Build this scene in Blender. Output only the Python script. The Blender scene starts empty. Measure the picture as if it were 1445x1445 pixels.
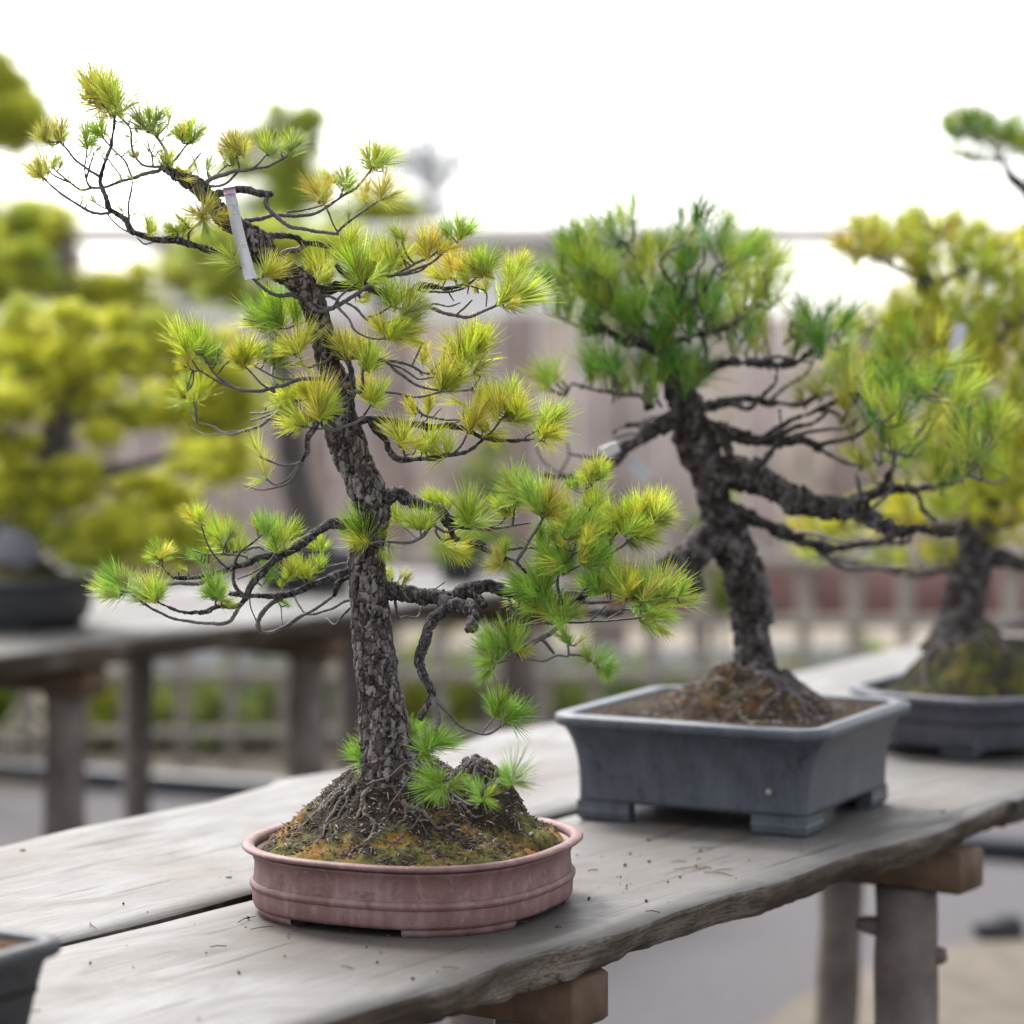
import bpy, math, random
import numpy as np
from mathutils import Vector, Matrix, noise

R = math.radians
random.seed(7)
rng = np.random.default_rng(7)
S = bpy.context.scene
COL = S.collection

# ------------------------------------------------------------------ camera
EYE = np.array([0.0, 0.0, 1.32])
F = 3885.0                 # focal length in photograph pixels (1445 wide)
PITCH = math.atan((722.5 - 500.0) / F)
D0 = 2.75                  # focus distance
cam = bpy.data.cameras.new('camera')
cam_ob = bpy.data.objects.new('camera', cam)
COL.objects.link(cam_ob)
cam_ob.location = EYE
cam_ob.rotation_euler = (R(90) - PITCH, 0, 0)
cam.sensor_width = 36.0
cam.lens = 36.0 * F / 1445.0
cam.clip_start = 0.05
cam.clip_end = 2000
cam.dof.use_dof = True
cam.dof.focus_distance = 2.775
cam.dof.aperture_fstop = 3.0
S.camera = cam_ob

# ------------------------------------------------------------------ world, sun, exposure
world = bpy.data.worlds.new('World')
S.world = world
world.use_nodes = True
wn, wl = world.node_tree.nodes, world.node_tree.links
wn.clear()
sky = wn.new('ShaderNodeTexSky')
sky.sky_type = 'NISHITA'
sky.sun_disc = False
SUN_EL, SUN_AZ = R(52), R(-35)      # azimuth measured from +Y towards +X
sky.sun_elevation = SUN_EL
sky.sun_rotation = SUN_AZ
sky.air_density = 1.0
sky.dust_density = 3.0
hsv = wn.new('ShaderNodeHueSaturation')
hsv.inputs['Saturation'].default_value = 0.24    # overcast: the cloud layer is nearly colourless
bg = wn.new('ShaderNodeBackground')
bg.inputs['Strength'].default_value = 0.15
wo = wn.new('ShaderNodeOutputWorld')
wl.new(sky.outputs[0], hsv.inputs['Color'])
wl.new(hsv.outputs[0], bg.inputs['Color'])
wl.new(bg.outputs[0], wo.inputs['Surface'])

sun = bpy.data.lights.new('sun', 'SUN')
sun.energy = 1.4
sun.angle = R(18)
sun.color = (1.0, 0.98, 0.95)
sun_ob = bpy.data.objects.new('sun', sun)
COL.objects.link(sun_ob)
sd = Vector((math.sin(SUN_AZ) * math.cos(SUN_EL), math.cos(SUN_AZ) * math.cos(SUN_EL), math.sin(SUN_EL)))
sun_ob.rotation_euler = sd.to_track_quat('Z', 'Y').to_euler()
sun_ob.location = (0, 0, 8)

S.view_settings.view_transform = 'Standard'
S.view_settings.look = 'None'
S.view_settings.gamma = 1.0
S.view_settings.exposure = 1.95
S.view_settings.use_curve_mapping = False
S.render.engine = 'CYCLES'
S.cycles.use_denoising = True
S.cycles.max_bounces = 10
S.cycles.diffuse_bounces = 6
S.cycles.glossy_bounces = 2
S.cycles.transmission_bounces = 6
S.cycles.transparent_max_bounces = 4
S.cycles.sample_clamp_indirect = 4

# ------------------------------------------------------------------ measuring helpers
_fw = np.array([0, math.cos(PITCH), -math.sin(PITCH)])
_up = np.array([0, math.sin(PITCH), math.cos(PITCH)])
_rt = np.array([1.0, 0, 0])


def ray(px, py):
    return _rt * ((px - 722.5) / F) + _up * ((722.5 - py) / F) + _fw


def at(px, py, Y):
    """the point seen at photograph pixel (px, py) that lies Y metres in front"""
    d = ray(px, py)
    return EYE + d * (Y / d[1])


def onz(px, py, z):
    d = ray(px, py)
    return EYE + d * ((z - EYE[2]) / d[2])


BENCH_Z = EYE[2] - 0.566
VA = R(34)
U = np.array([math.sin(VA), math.cos(VA), 0])      # along the bench, away
N = np.array([math.cos(VA), -math.sin(VA), 0])     # across it, to the right and near


# ------------------------------------------------------------------ mesh helpers
class MB:
    def __init__(self):
        self.v, self.f, self.c, self.m = [], [], [], []
        self.n = 0

    def add(self, verts, faces, cols=None, mat=0):
        verts = np.asarray(verts, float).reshape(-1, 3)
        self.v.append(verts)
        k = self.n
        self.f.extend([tuple(i + k for i in f) for f in faces])
        self.m.extend([mat] * len(faces))
        if cols is None:
            cols = np.full((len(verts), 4), 0.5)
        self.c.append(np.asarray(cols, float))
        self.n += len(verts)

    def box(self, c, sx, sy, sz, rz=0.0, ax=None, bevel=0.0, mat=0):
        """box centred at c with half sizes; ax = 3 axis vectors"""
        c = np.asarray(c, float)
        if ax is None:
            ax = (np.array([math.cos(rz), math.sin(rz), 0]), np.array([-math.sin(rz), math.cos(rz), 0]), np.array([0, 0, 1.0]))
        b = min(bevel, sx * .9, sy * .9, sz * .9)
        if b <= 0:
            vs = [c + ax[0] * sx * a + ax[1] * sy * e + ax[2] * sz * g for g in (-1, 1) for a, e in ((-1, -1), (1, -1), (1, 1), (-1, 1))]
            self.add(vs, [(3, 2, 1, 0), (4, 5, 6, 7), (0, 1, 5, 4), (1, 2, 6, 5), (2, 3, 7, 6), (3, 0, 4, 7)], mat=mat)
        else:
            rings = []
            for zz, q in ((-sz, b), (-sz + b, 0), (sz - b, 0), (sz, b)):
                X, Yy = sx - q, sy - q
                X2, Y2 = X - b * .6, Yy - b * .6
                for a, e in ((-X, -Y2), (-X2, -Yy), (X2, -Yy), (X, -Y2), (X, Y2), (X2, Yy), (-X2, Yy), (-X, Y2)):
                    rings.append(c + ax[0] * a + ax[1] * e + ax[2] * zz)
            fs = [tuple(range(7, -1, -1)), tuple(range(24, 32))]
            for r in range(3):
                for i in range(8):
                    j = (i + 1) % 8
                    fs.append((r * 8 + i, r * 8 + j, r * 8 + 8 + j, r * 8 + 8 + i))
            self.add(rings, fs, mat=mat)

    def build(self, name, mat, parent=None, origin=None, smooth=True, loc=None):
        V = np.concatenate(self.v) if self.v else np.zeros((0, 3))
        if origin is not None:
            V = V - np.asarray(origin)
        me = bpy.data.meshes.new(name)
        me.from_pydata(V.tolist(), [], self.f)
        for mm in (mat if isinstance(mat, (list, tuple)) else [mat]):
            me.materials.append(mm)
        if isinstance(mat, (list, tuple)):
            me.polygons.foreach_set('material_index', self.m)
        ca = me.color_attributes.new('Col', 'FLOAT_COLOR', 'POINT')
        ca.data.foreach_set('color', np.concatenate(self.c).ravel())
        if smooth:
            me.polygons.foreach_set('use_smooth', [True] * len(me.polygons))
        me.update()
        return link(name, me, parent, loc)


def link(name, me, parent=None, loc=None):
    o = bpy.data.objects.new(name, me)
    COL.objects.link(o)
    if parent is not None:
        o.parent = parent
    if loc is not None:
        o.location = loc
    return o


def thing(name, label, cat, loc=(0, 0, 0), group=None):
    o = bpy.data.objects.new(name, None)
    o.empty_display_size = 0.05
    COL.objects.link(o)
    o.location = loc
    return tag(o, label, cat, group)


def tag(o, label=None, cat=None, group=None, kind=None):
    if label: o['label'] = label
    if cat: o['category'] = cat
    if group: o['group'] = group
    if kind: o['kind'] = kind
    return o


def catmull(P, n_per):
    P = np.asarray(P, float)
    if len(P) < 3:
        t = np.linspace(0, 1, max(3, n_per + 1))[:, None]
        return P[0] * (1 - t) + P[-1] * t
    Q = np.vstack([2 * P[0] - P[1], P, 2 * P[-1] - P[-2]])
    out = []
    for i in range(1, len(Q) - 2):
        p0, p1, p2, p3 = Q[i - 1:i + 3]
        for k in range(n_per):
            t = k / n_per
            out.append(.5 * ((2 * p1) + (-p0 + p2) * t + (2 * p0 - 5 * p1 + 4 * p2 - p3) * t * t + (-p0 + 3 * p1 - 3 * p2 + p3) * t ** 3))
    out.append(Q[-2])
    return np.array(out)


def resample(C, step):
    d = np.r_[0, np.cumsum(np.linalg.norm(np.diff(C[:, :3], axis=0), axis=1))]
    n = max(3, int(d[-1] / step) + 1)
    s = np.linspace(0, d[-1], n)
    return np.stack([np.interp(s, d, C[:, k]) for k in range(C.shape[1])], 1)


def bark_at(p, cell, amp):
    """scaly bark: ragged flakes of two sizes; (outward displacement, crack mask, plate tone)"""
    q = Vector((p[0] / cell, p[1] / cell, p[2] / (cell * 1.9)))
    w = noise.noise_vector(q * 0.8) * 0.75 + noise.noise_vector(q * 2.6) * 0.28
    ds, ps = noise.voronoi(q + w)
    e = min(1.0, max(0.0, (ds[1] - ds[0]) / 0.17))
    e = e * e * (3 - 2 * e)
    k = (math.sin(ps[0].x * 127.1 + ps[0].y * 311.7 + ps[0].z * 74.7) * 43758.5453) % 1.0
    q2 = q * 2.3 + Vector((5, 1, 3)) + w * 2.0
    d2, p2 = noise.voronoi(q2)
    e2 = min(1.0, max(0.0, (d2[1] - d2[0]) / 0.3))
    k2 = (math.sin(p2[0].x * 91.7 + p2[0].y * 211.3 + p2[0].z * 57.1) * 24634.6345) % 1.0
    tilt = (ps[0].z - q.z - w.z) * 0.7
    lo = noise.noise(Vector(p) / (cell * 3.4))
    d = amp * (e * (0.45 + 0.45 * k + 1.25 * tilt) + .22 * e2 * k2 - 0.5 + 0.8 * lo)
    tone = .45 * k + .55 * k2
    tone = tone ** 2.6 * 1.5 + .12 * lo + .22 * max(0, -tilt)
    f = abs(noise.noise(Vector((p[0] * 62, p[1] * 62, p[2] * 15))))
    if f < .09:                      # long fissures run up the trunk
        d -= amp * 1.1 * (1 - f / .09)
        e *= .25 + .75 * f / .09
    return d, e * (.45 + .55 * e2), max(0, min(1, tone))


def tube(mb, C, sides=8, step=None, bark=None, cell=0.006, tone=0.5, cap=True, lump=0.0, mat=0):
    """C: rows (x,y,z,r). Sweeps a closed tube with parallel transported frames."""
    if step:
        C = resample(C, step)
    P, rad = C[:, :3], C[:, 3]
    T = np.gradient(P, axis=0)
    T /= np.linalg.norm(T, axis=1)[:, None] + 1e-12
    a = np.array([0, 0, 1.0]) if abs(T[0][2]) < .9 else np.array([1.0, 0, 0])
    nv = np.cross(T[0], a); nv /= np.linalg.norm(nv)
    ang = np.linspace(0, 2 * np.pi, sides, endpoint=False)
    V, K = [], []
    for i in range(len(P)):
        nv = nv - T[i] * nv.dot(T[i]); nv /= np.linalg.norm(nv) + 1e-12
        bv = np.cross(T[i], nv)
        for t in ang:
            dr = nv * math.cos(t) + bv * math.sin(t)
            r = rad[i]
            p = P[i] + dr * r
            col = (tone, 0.5, 0.5, 1)
            if lump:
                r *= 1 + lump * noise.noise(Vector(p) * (0.35 / max(rad[i], 1e-4)))
                p = P[i] + dr * r
            if bark:
                d, e, k = bark_at(p, cell, bark)
                p = p + dr * d
                col = (e, k, tone, 1)
            V.append(p); K.append(col)
    fs = []
    for i in range(len(P) - 1):
        for j in range(sides):
            q = (j + 1) % sides
            fs.append((i * sides + j, i * sides + q, (i + 1) * sides + q, (i + 1) * sides + j))
    if cap:
        fs.append(tuple(range(sides - 1, -1, -1)))
        k = (len(P) - 1) * sides
        fs.append(tuple(k + j for j in range(sides)))
    mb.add(V, fs, K, mat)


# ------------------------------------------------------------------ materials
def new_mat(name):
    m = bpy.data.materials.new(name)
    m.use_nodes = True
    nt = m.node_tree
    return m, nt.nodes, nt.links, nt.nodes['Principled BSDF']


def ramp(nd, stops):
    r = nd.new('ShaderNodeValToRGB')
    e = r.color_ramp.elements
    while len(e) < len(stops):
        e.new(0.5)
    for i, (p, c) in enumerate(stops):
        e[i].position = p
        e[i].color = (*c, 1)
    return r


def tex(nd, lk, scale, detail=4, rough=.55, vec=None, dist=0.0):
    t = nd.new('ShaderNodeTexNoise')
    t.inputs['Scale'].default_value = scale
    t.inputs['Detail'].default_value = detail
    t.inputs['Roughness'].default_value = rough
    t.inputs['Distortion'].default_value = dist
    if vec is not None:
        lk.new(vec, t.inputs['Vector'])
    return t


def coords(nd, lk, rot=0.0, scale=(1, 1, 1)):
    g = nd.new('ShaderNodeNewGeometry')
    mp = nd.new('ShaderNodeMapping')
    mp.inputs['Rotation'].default_value = (0, 0, rot)
    mp.inputs['Scale'].default_value = scale
    mp.vector_type = 'TEXTURE' if False else 'POINT'
    lk.new(g.outputs['Position'], mp.inputs['Vector'])
    return mp.outputs[0]


def mix(nd, lk, a, b, fac, mode='MIX'):
    m = nd.new('ShaderNodeMix')
    m.data_type = 'RGBA'
    m.blend_type = mode
    for s, x in ((6, a), (7, b), (0, fac)):
        if isinstance(x, (int, float)):
            m.inputs[s].default_value = x
        elif isinstance(x, tuple):
            m.inputs[s].default_value = (*x, 1)
        else:
            lk.new(x, m.inputs[s])
    return m.outputs[2]


def math_n(nd, lk, op, a, b=None):
    m = nd.new('ShaderNodeMath')
    m.operation = op
    for s, x in ((0, a), (1, b)):
        if x is None: continue
        if isinstance(x, (int, float)): m.inputs[s].default_value = x
        else: lk.new(x, m.inputs[s])
    return m.outputs[0]


def bump(nd, lk, bs, h, strength, dist):
    b = nd.new('ShaderNodeBump')
    b.inputs['Strength'].default_value = strength
    b.inputs['Distance'].default_value = dist
    lk.new(h, b.inputs['Height'])
    lk.new(b.outputs[0], bs.inputs['Normal'])


KA = .50        # base colours below were noted one stop brighter than the real surfaces


def dk(*cs):
    return [tuple(x * KA for x in c) for c in cs]


def mat_plain(name, col, rough=.7, var=.25, scale=30, spec=.3, bumpd=0.0):
    col = dk(col)[0]
    m, nd, lk, bs = new_mat(name)
    c = coords(nd, lk)
    t = tex(nd, lk, scale, 5, .6, c)
    lo = tuple(x * (1 - var) for x in col); hi = tuple(min(1, x * (1 + var)) for x in col)
    r = ramp(nd, [(.3, lo), (.7, hi)])
    lk.new(t.outputs[0], r.inputs[0])
    lk.new(r.outputs[0], bs.inputs['Base Color'])
    bs.inputs['Roughness'].default_value = rough
    bs.inputs['Specular IOR Level'].default_value = spec
    if bumpd:
        bump(nd, lk, bs, t.outputs[0], .6, bumpd)
    return m


def mat_bark(name, crack, plate_lo, plate_hi, lichen=None):
    """Col.r crack mask, Col.g tone of the plate"""
    crack, plate_lo, plate_hi = dk(crack, plate_lo, plate_hi)
    if lichen: lichen = dk(lichen)[0]
    m, nd, lk, bs = new_mat(name)
    a = nd.new('ShaderNodeAttribute'); a.attribute_name = 'Col'
    s = nd.new('ShaderNodeSeparateColor'); lk.new(a.outputs['Color'], s.inputs[0])
    c = coords(nd, lk)
    f = tex(nd, lk, 420, 5, .65, c)
    big = tex(nd, lk, 38, 3, .6, c)
    tone = math_n(nd, lk, 'ADD', math_n(nd, lk, 'MULTIPLY', s.outputs[1], .75), math_n(nd, lk, 'MULTIPLY', f.outputs[0], .5))
    r = ramp(nd, [(.25, plate_lo), (.85, plate_hi)])
    lk.new(tone, r.inputs[0])
    col = r.outputs[0]
    if lichen:
        lr = ramp(nd, [(.60, (0, 0, 0)), (.66, (1, 1, 1))])
        lk.new(big.outputs[0], lr.inputs[0])
        col = mix(nd, lk, col, lichen, math_n(nd, lk, 'MULTIPLY', lr.outputs[0], math_n(nd, lk, 'MULTIPLY', s.outputs[1], .7)))
    er = ramp(nd, [(.05, (0, 0, 0)), (.55, (1, 1, 1))])
    lk.new(s.outputs[0], er.inputs[0])
    col = mix(nd, lk, crack, col, er.outputs[0])
    lk.new(col, bs.inputs['Base Color'])
    bs.inputs['Roughness'].default_value = .85
    bs.inputs['Specular IOR Level'].default_value = .25
    bump(nd, lk, bs, f.outputs[0], .7, .0012)
    return m


def mat_twig(name, lo, hi):
    lo, hi = dk(lo, hi)
    m, nd, lk, bs = new_mat(name)
    c = coords(nd, lk)
    f = tex(nd, lk, 300, 5, .7, c)
    b = tex(nd, lk, 26, 2, .5, c)
    t = math_n(nd, lk, 'ADD', math_n(nd, lk, 'MULTIPLY', f.outputs[0], .7), math_n(nd, lk, 'MULTIPLY', b.outputs[0], .4))
    r = ramp(nd, [(.38, lo), (.72, hi)])
    lk.new(t, r.inputs[0])
    lk.new(r.outputs[0], bs.inputs['Base Color'])
    bs.inputs['Roughness'].default_value = .75
    bs.inputs['Specular IOR Level'].default_value = .3
    bump(nd, lk, bs, f.outputs[0], .6, .001)
    return m


def mat_needle():
    m, nd, lk, bs = new_mat('pine_needles')
    oi = nd.new('ShaderNodeObjectInfo')
    a = nd.new('ShaderNodeAttribute'); a.attribute_name = 'Col'
    s = nd.new('ShaderNodeSeparateColor'); lk.new(a.outputs['Color'], s.inputs[0])
    # old needles yellow towards their tips, young ones are greener: per needle and along it
    warm = mix(nd, lk, oi.outputs['Color'], (1.28, 1.16, 1.0), 1.0, 'MULTIPLY')
    tipf = math_n(nd, lk, 'MULTIPLY', s.outputs[1], s.outputs[0])
    col = mix(nd, lk, oi.outputs['Color'], warm, tipf)
    dead = math_n(nd, lk, 'GREATER_THAN', s.outputs[0], .955)
    col = mix(nd, lk, col, (.50, .27, .08), math_n(nd, lk, 'MULTIPLY', dead, .8))
    br = nd.new('ShaderNodeMapRange'); br.inputs[3].default_value = .55; br.inputs[4].default_value = 1.3
    lk.new(s.outputs[2], br.inputs[0])
    cm = nd.new('ShaderNodeCombineColor')
    for k in range(3): lk.new(br.outputs[0], cm.inputs[k])
    col = mix(nd, lk, col, cm.outputs[0], 1.0, 'MULTIPLY')
    lk.new(col, bs.inputs['Base Color'])
    bs.inputs['Roughness'].default_value = .36
    bs.inputs['Specular IOR Level'].default_value = .45
    tr = nd.new('ShaderNodeBsdfTranslucent')
    lk.new(col, tr.inputs['Color'])
    ms = nd.new('ShaderNodeMixShader'); ms.inputs[0].default_value = .5
    lk.new(bs.outputs[0], ms.inputs[1]); lk.new(tr.outputs[0], ms.inputs[2])
    lk.new(ms.outputs[0], nd['Material Output'].inputs[0])
    return m


def mat_board(name, lo, mid, hi, stain, grain_rot, stain_pts=(), rough=.55):
    lo, mid, hi, stain = dk(lo, mid, hi, stain)
    """weathered board: grain runs along the bench, silver patches, knots, damp stains"""
    m, nd, lk, bs = new_mat(name)
    cg = coords(nd, lk, grain_rot, (1, 1, 1))
    mp = nd.new('ShaderNodeMapping'); mp.inputs['Scale'].default_value = (5.0, 48, 150)
    lk.new(cg, mp.inputs['Vector'])
    g = tex(nd, lk, 2.0, 8, .68, mp.outputs[0], 1.0)
    mp2 = nd.new('ShaderNodeMapping'); mp2.inputs['Scale'].default_value = (5.0, 330, 330)
    lk.new(cg, mp2.inputs['Vector'])
    g2 = tex(nd, lk, 1.0, 4, .6, mp2.outputs[0], .6)
    mp3 = nd.new('ShaderNodeMapping'); mp3.inputs['Scale'].default_value = (3.0, 7.5, 3)
    lk.new(cg, mp3.inputs['Vector'])
    patch = tex(nd, lk, 1.7, 5, .6, mp3.outputs[0], .8)
    fine = tex(nd, lk, 260, 4, .7, cg)
    t = math_n(nd, lk, 'ADD', math_n(nd, lk, 'MULTIPLY', g.outputs[0], .22), math_n(nd, lk, 'MULTIPLY', g2.outputs[0], .22))
    t = math_n(nd, lk, 'ADD', t, math_n(nd, lk, 'MULTIPLY', patch.outputs[0], .42))
    t = math_n(nd, lk, 'ADD', t, math_n(nd, lk, 'MULTIPLY', fine.outputs[0], .14))
    r = ramp(nd, [(.36, lo), (.50, mid), (.62, hi)])
    lk.new(t, r.inputs[0])
    col = r.outputs[0]
    wp = tex(nd, lk, 3.1, 5, .62, cg, .4)
    wr = ramp(nd, [(.47, (0, 0, 0)), (.66, (1, 1, 1))]); lk.new(wp.outputs[0], wr.inputs[0])
    col = mix(nd, lk, col, tuple(a * q for a, q in zip(mid, (.78, .68, .58))), math_n(nd, lk, 'MULTIPLY', wr.outputs[0], .75))
    geo = nd.new('ShaderNodeNewGeometry')
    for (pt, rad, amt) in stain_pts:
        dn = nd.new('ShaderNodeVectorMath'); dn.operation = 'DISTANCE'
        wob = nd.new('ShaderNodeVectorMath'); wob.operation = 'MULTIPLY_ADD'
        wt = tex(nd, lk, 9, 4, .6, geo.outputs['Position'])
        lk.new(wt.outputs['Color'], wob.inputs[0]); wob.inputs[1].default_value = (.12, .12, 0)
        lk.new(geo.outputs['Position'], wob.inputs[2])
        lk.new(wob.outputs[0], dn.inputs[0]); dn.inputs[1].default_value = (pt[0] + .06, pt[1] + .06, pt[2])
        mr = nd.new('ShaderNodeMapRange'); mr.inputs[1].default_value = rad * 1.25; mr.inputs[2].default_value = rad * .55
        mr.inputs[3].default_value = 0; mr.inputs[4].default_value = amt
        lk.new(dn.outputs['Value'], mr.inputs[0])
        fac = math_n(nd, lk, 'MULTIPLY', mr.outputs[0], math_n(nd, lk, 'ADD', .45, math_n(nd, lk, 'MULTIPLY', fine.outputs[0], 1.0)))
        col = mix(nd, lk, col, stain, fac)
    # sparse dark specks and checks
    sp = ramp(nd, [(.60, (1, 1, 1)), (.70, (.30, .27, .25))])
    lk.new(g2.outputs[0], sp.inputs[0])
    col = mix(nd, lk, col, sp.outputs[0], .55, 'MULTIPLY')
    mpc = nd.new('ShaderNodeMapping'); mpc.inputs['Scale'].default_value = (2.4, 85, 20); lk.new(cg, mpc.inputs['Vector'])
    ck = tex(nd, lk, 1.0, 3, .5, mpc.outputs[0], .9)
    ckr = ramp(nd, [(.335, (.14, .12, .10)), (.352, (1, 1, 1))]); lk.new(ck.outputs[0], ckr.inputs[0])
    col = mix(nd, lk, col, ckr.outputs[0], .8, 'MULTIPLY')
    lk.new(col, bs.inputs['Base Color'])
    rr = nd.new('ShaderNodeMapRange'); rr.inputs[1].default_value = .35; rr.inputs[2].default_value = .65
    rr.inputs[3].default_value = rough + .15; rr.inputs[4].default_value = rough - .12
    lk.new(patch.outputs[0], rr.inputs[0]); lk.new(rr.outputs[0], bs.inputs['Roughness'])
    spk = ramp(nd, [(.30, (.35, .32, .30)), (.40, (1, 1, 1))]); lk.new(fine.outputs[0], spk.inputs[0])
    col = mix(nd, lk, col, spk.outputs[0], .7, 'MULTIPLY')
    lk.new(col, bs.inputs['Base Color'])
    bs.inputs['Specular IOR Level'].default_value = .28
    h = math_n(nd, lk, 'ADD', math_n(nd, lk, 'MULTIPLY', g.outputs[0], .5), math_n(nd, lk, 'MULTIPLY', g2.outputs[0], .7))
    h = math_n(nd, lk, 'ADD', h, math_n(nd, lk, 'MULTIPLY', ckr.outputs[0], .5))
    bump(nd, lk, bs, h, .6, .0018)
    return m


def mat_glaze(name, base, pale, dark, vstreak=True, rough=.45):
    base, pale, dark = dk(base, pale, dark)
    m, nd, lk, bs = new_mat(name)
    tc = nd.new('ShaderNodeTexCoord')
    n1 = tex(nd, lk, 18, 5, .6, tc.outputs['Object'])
    mp = nd.new('ShaderNodeMapping'); mp.inputs['Scale'].default_value = (70, 70, 9)
    lk.new(tc.outputs['Object'], mp.inputs['Vector'])
    n2 = tex(nd, lk, 1.0, 4, .6, mp.outputs[0])
    n3 = tex(nd, lk, 500, 3, .6, tc.outputs['Object'])
    r1 = ramp(nd, [(.35, dark), (.5, base), (.72, pale)])
    t = math_n(nd, lk, 'ADD', math_n(nd, lk, 'MULTIPLY', n1.outputs[0], .55), math_n(nd, lk, 'MULTIPLY', n2.outputs[0], .45))
    lk.new(t, r1.inputs[0])
    col = mix(nd, lk, r1.outputs[0], (.35, .35, .35), math_n(nd, lk, 'MULTIPLY', n3.outputs[0], .10))
    # lime bloom in drips
    lm = ramp(nd, [(.60, (0, 0, 0)), (.74, (1, 1, 1))]); lk.new(n2.outputs[0], lm.inputs[0])
    col = mix(nd, lk, col, pale, math_n(nd, lk, 'MULTIPLY', lm.outputs[0], .55))
    n4 = tex(nd, lk, 42, 6, .7, tc.outputs['Object'], .6)
    cr = ramp(nd, [(.56, (0, 0, 0)), (.64, (1, 1, 1))]); lk.new(n4.outputs[0], cr.inputs[0])
    col = mix(nd, lk, col, pale, math_n(nd, lk, 'MULTIPLY', cr.outputs[0], .62))
    dr = ramp(nd, [(.34, (1, 1, 1)), (.43, (0, 0, 0))]); lk.new(n4.outputs[0], dr.inputs[0])
    col = mix(nd, lk, col, dark, math_n(nd, lk, 'MULTIPLY', dr.outputs[0], .7))
    sp4 = tex(nd, lk, 160, 3, .6, tc.outputs['Object'])
    s4 = ramp(nd, [(.69, (0, 0, 0)), (.73, (1, 1, 1))]); lk.new(sp4.outputs[0], s4.inputs[0])
    col = mix(nd, lk, col, tuple(min(1, x * 1.5) for x in pale), math_n(nd, lk, 'MULTIPLY', s4.outputs[0], .8))
    lk.new(col, bs.inputs['Base Color'])
    rgn = nd.new('ShaderNodeMapRange'); rgn.inputs[3].default_value = rough - .12; rgn.inputs[4].default_value = rough + .2
    lk.new(n4.outputs[0], rgn.inputs[0]); lk.new(rgn.outputs[0], bs.inputs['Roughness'])
    bs.inputs['Specular IOR Level'].default_value = .26
    bump(nd, lk, bs, math_n(nd, lk, 'ADD', n3.outputs[0], n2.outputs[0]), .25, .0008)
    return m


def mat_soil(name, dark, mids, moss, mossamt=.5):
    dark, mids = dk(dark, mids)
    m, nd, lk, bs = new_mat(name)
    c = coords(nd, lk)
    f = tex(nd, lk, 330, 6, .7, c)
    b = tex(nd, lk, 30, 4, .6, c)
    b2 = tex(nd, lk, 22, 4, .6, c, .5)
    r = ramp(nd, [(.34, dark), (.52, tuple(x * .5 for x in mids)), (.70, mids), (.8, (.32, .29, .25))])
    lk.new(f.outputs[0], r.inputs[0])
    a = nd.new('ShaderNodeAttribute'); a.attribute_name = 'Col'
    s = nd.new('ShaderNodeSeparateColor'); lk.new(a.outputs['Color'], s.inputs[0])
    mm = ramp(nd, [(.48, (0, 0, 0)), (.60, (1, 1, 1))])
    lk.new(math_n(nd, lk, 'ADD', b.outputs[0], math_n(nd, lk, 'MULTIPLY', math_n(nd, lk, 'SUBTRACT', s.outputs[0], .5), .5)), mm.inputs[0])
    mr = ramp(nd, [(.38, moss[0]), (.5, moss[1]), (.62, moss[2])])
    lk.new(b2.outputs[0], mr.inputs[0])
    mcol = mix(nd, lk, mr.outputs[0], f.outputs['Color'], .35, 'MULTIPLY')
    mcol = mix(nd, lk, mcol, (1.5, 1.5, 1.5), 1.0, 'MULTIPLY')
    col = mix(nd, lk, r.outputs[0], mcol, math_n(nd, lk, 'MULTIPLY', mm.outputs[0], mossamt))
    lk.new(col, bs.inputs['Base Color'])
    bs.inputs['Roughness'].default_value = .9
    bs.inputs['Specular IOR Level'].default_value = .2
    bump(nd, lk, bs, f.outputs[0], 1.0, .003)
    return m


M = {}
M['needle'] = mat_needle()
M['bark'] = mat_bark('scaly_grey_bark', (.018, .011, .009), (.056, .038, .032), (.35, .305, .285), (.48, .48, .46))
M['limb'] = mat_bark('dark_limb_bark', (.014, .011, .010), (.030, .025, .024), (.20, .18, .175))
M['twig'] = mat_twig('grey_twig_bark', (.055, .045, .042), (.27, .24, .235))
M['twig_young'] = mat_twig('brown_twig_bark', (.09, .05, .03), (.26, .16, .10))
M['bark2'] = mat_bark('black_pine_bark', (.014, .008, .007), (.034, .022, .020), (.20, .175, .17), (.30, .30, .31))
M['root'] = mat_twig('root_bark', (.04, .03, .025), (.27, .215, .175))
M['pink'] = mat_glaze('mauve_clay', (.26, .120, .110), (.40, .27, .265), (.165, .072, .066), rough=.55)
M['blue'] = mat_glaze('slate_clay', (.060, .071, .095), (.12, .132, .16), (.034, .041, .057), rough=.38)
M['blue2'] = mat_glaze('slate_violet_clay', (.085, .085, .11), (.15, .15, .18), (.055, .055, .075), rough=.42)
M['black'] = mat_glaze('black_clay', (.03, .03, .035), (.06, .06, .065), (.018, .018, .02), rough=.45)
M['brownpot'] = mat_glaze('brown_clay', (.07, .045, .045), (.12, .09, .09), (.04, .028, .028), rough=.45)
M['soil'] = mat_soil('root_soil', (.010, .009, .008), (.11, .075, .05), ((.035, .04, .010), (.11, .095, .018), (.19, .085, .018)), .85)
M['soil2'] = mat_soil('red_soil', (.014, .010, .008), (.13, .08, .05), ((.04, .036, .015), (.08, .05, .02), (.13, .06, .022)), .45)
M['soil3'] = mat_soil('mossy_soil', (.014, .012, .009), (.10, .08, .05), ((.022, .026, .007), (.05, .05, .010), (.09, .075, .014)), .8)
M['tagw'] = mat_plain('white_tag', (.80, .80, .84), .5, .04, 60)
M['pinktape'] = mat_plain('pink_tape', (.75, .42, .66), .5, .05, 60)
M['ink'] = mat_plain('pencil', (.40, .40, .45), .6, .1, 60)
M['wire'] = mat_plain('green_wire', (.05, .22, .13), .4, .1, 60)

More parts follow.
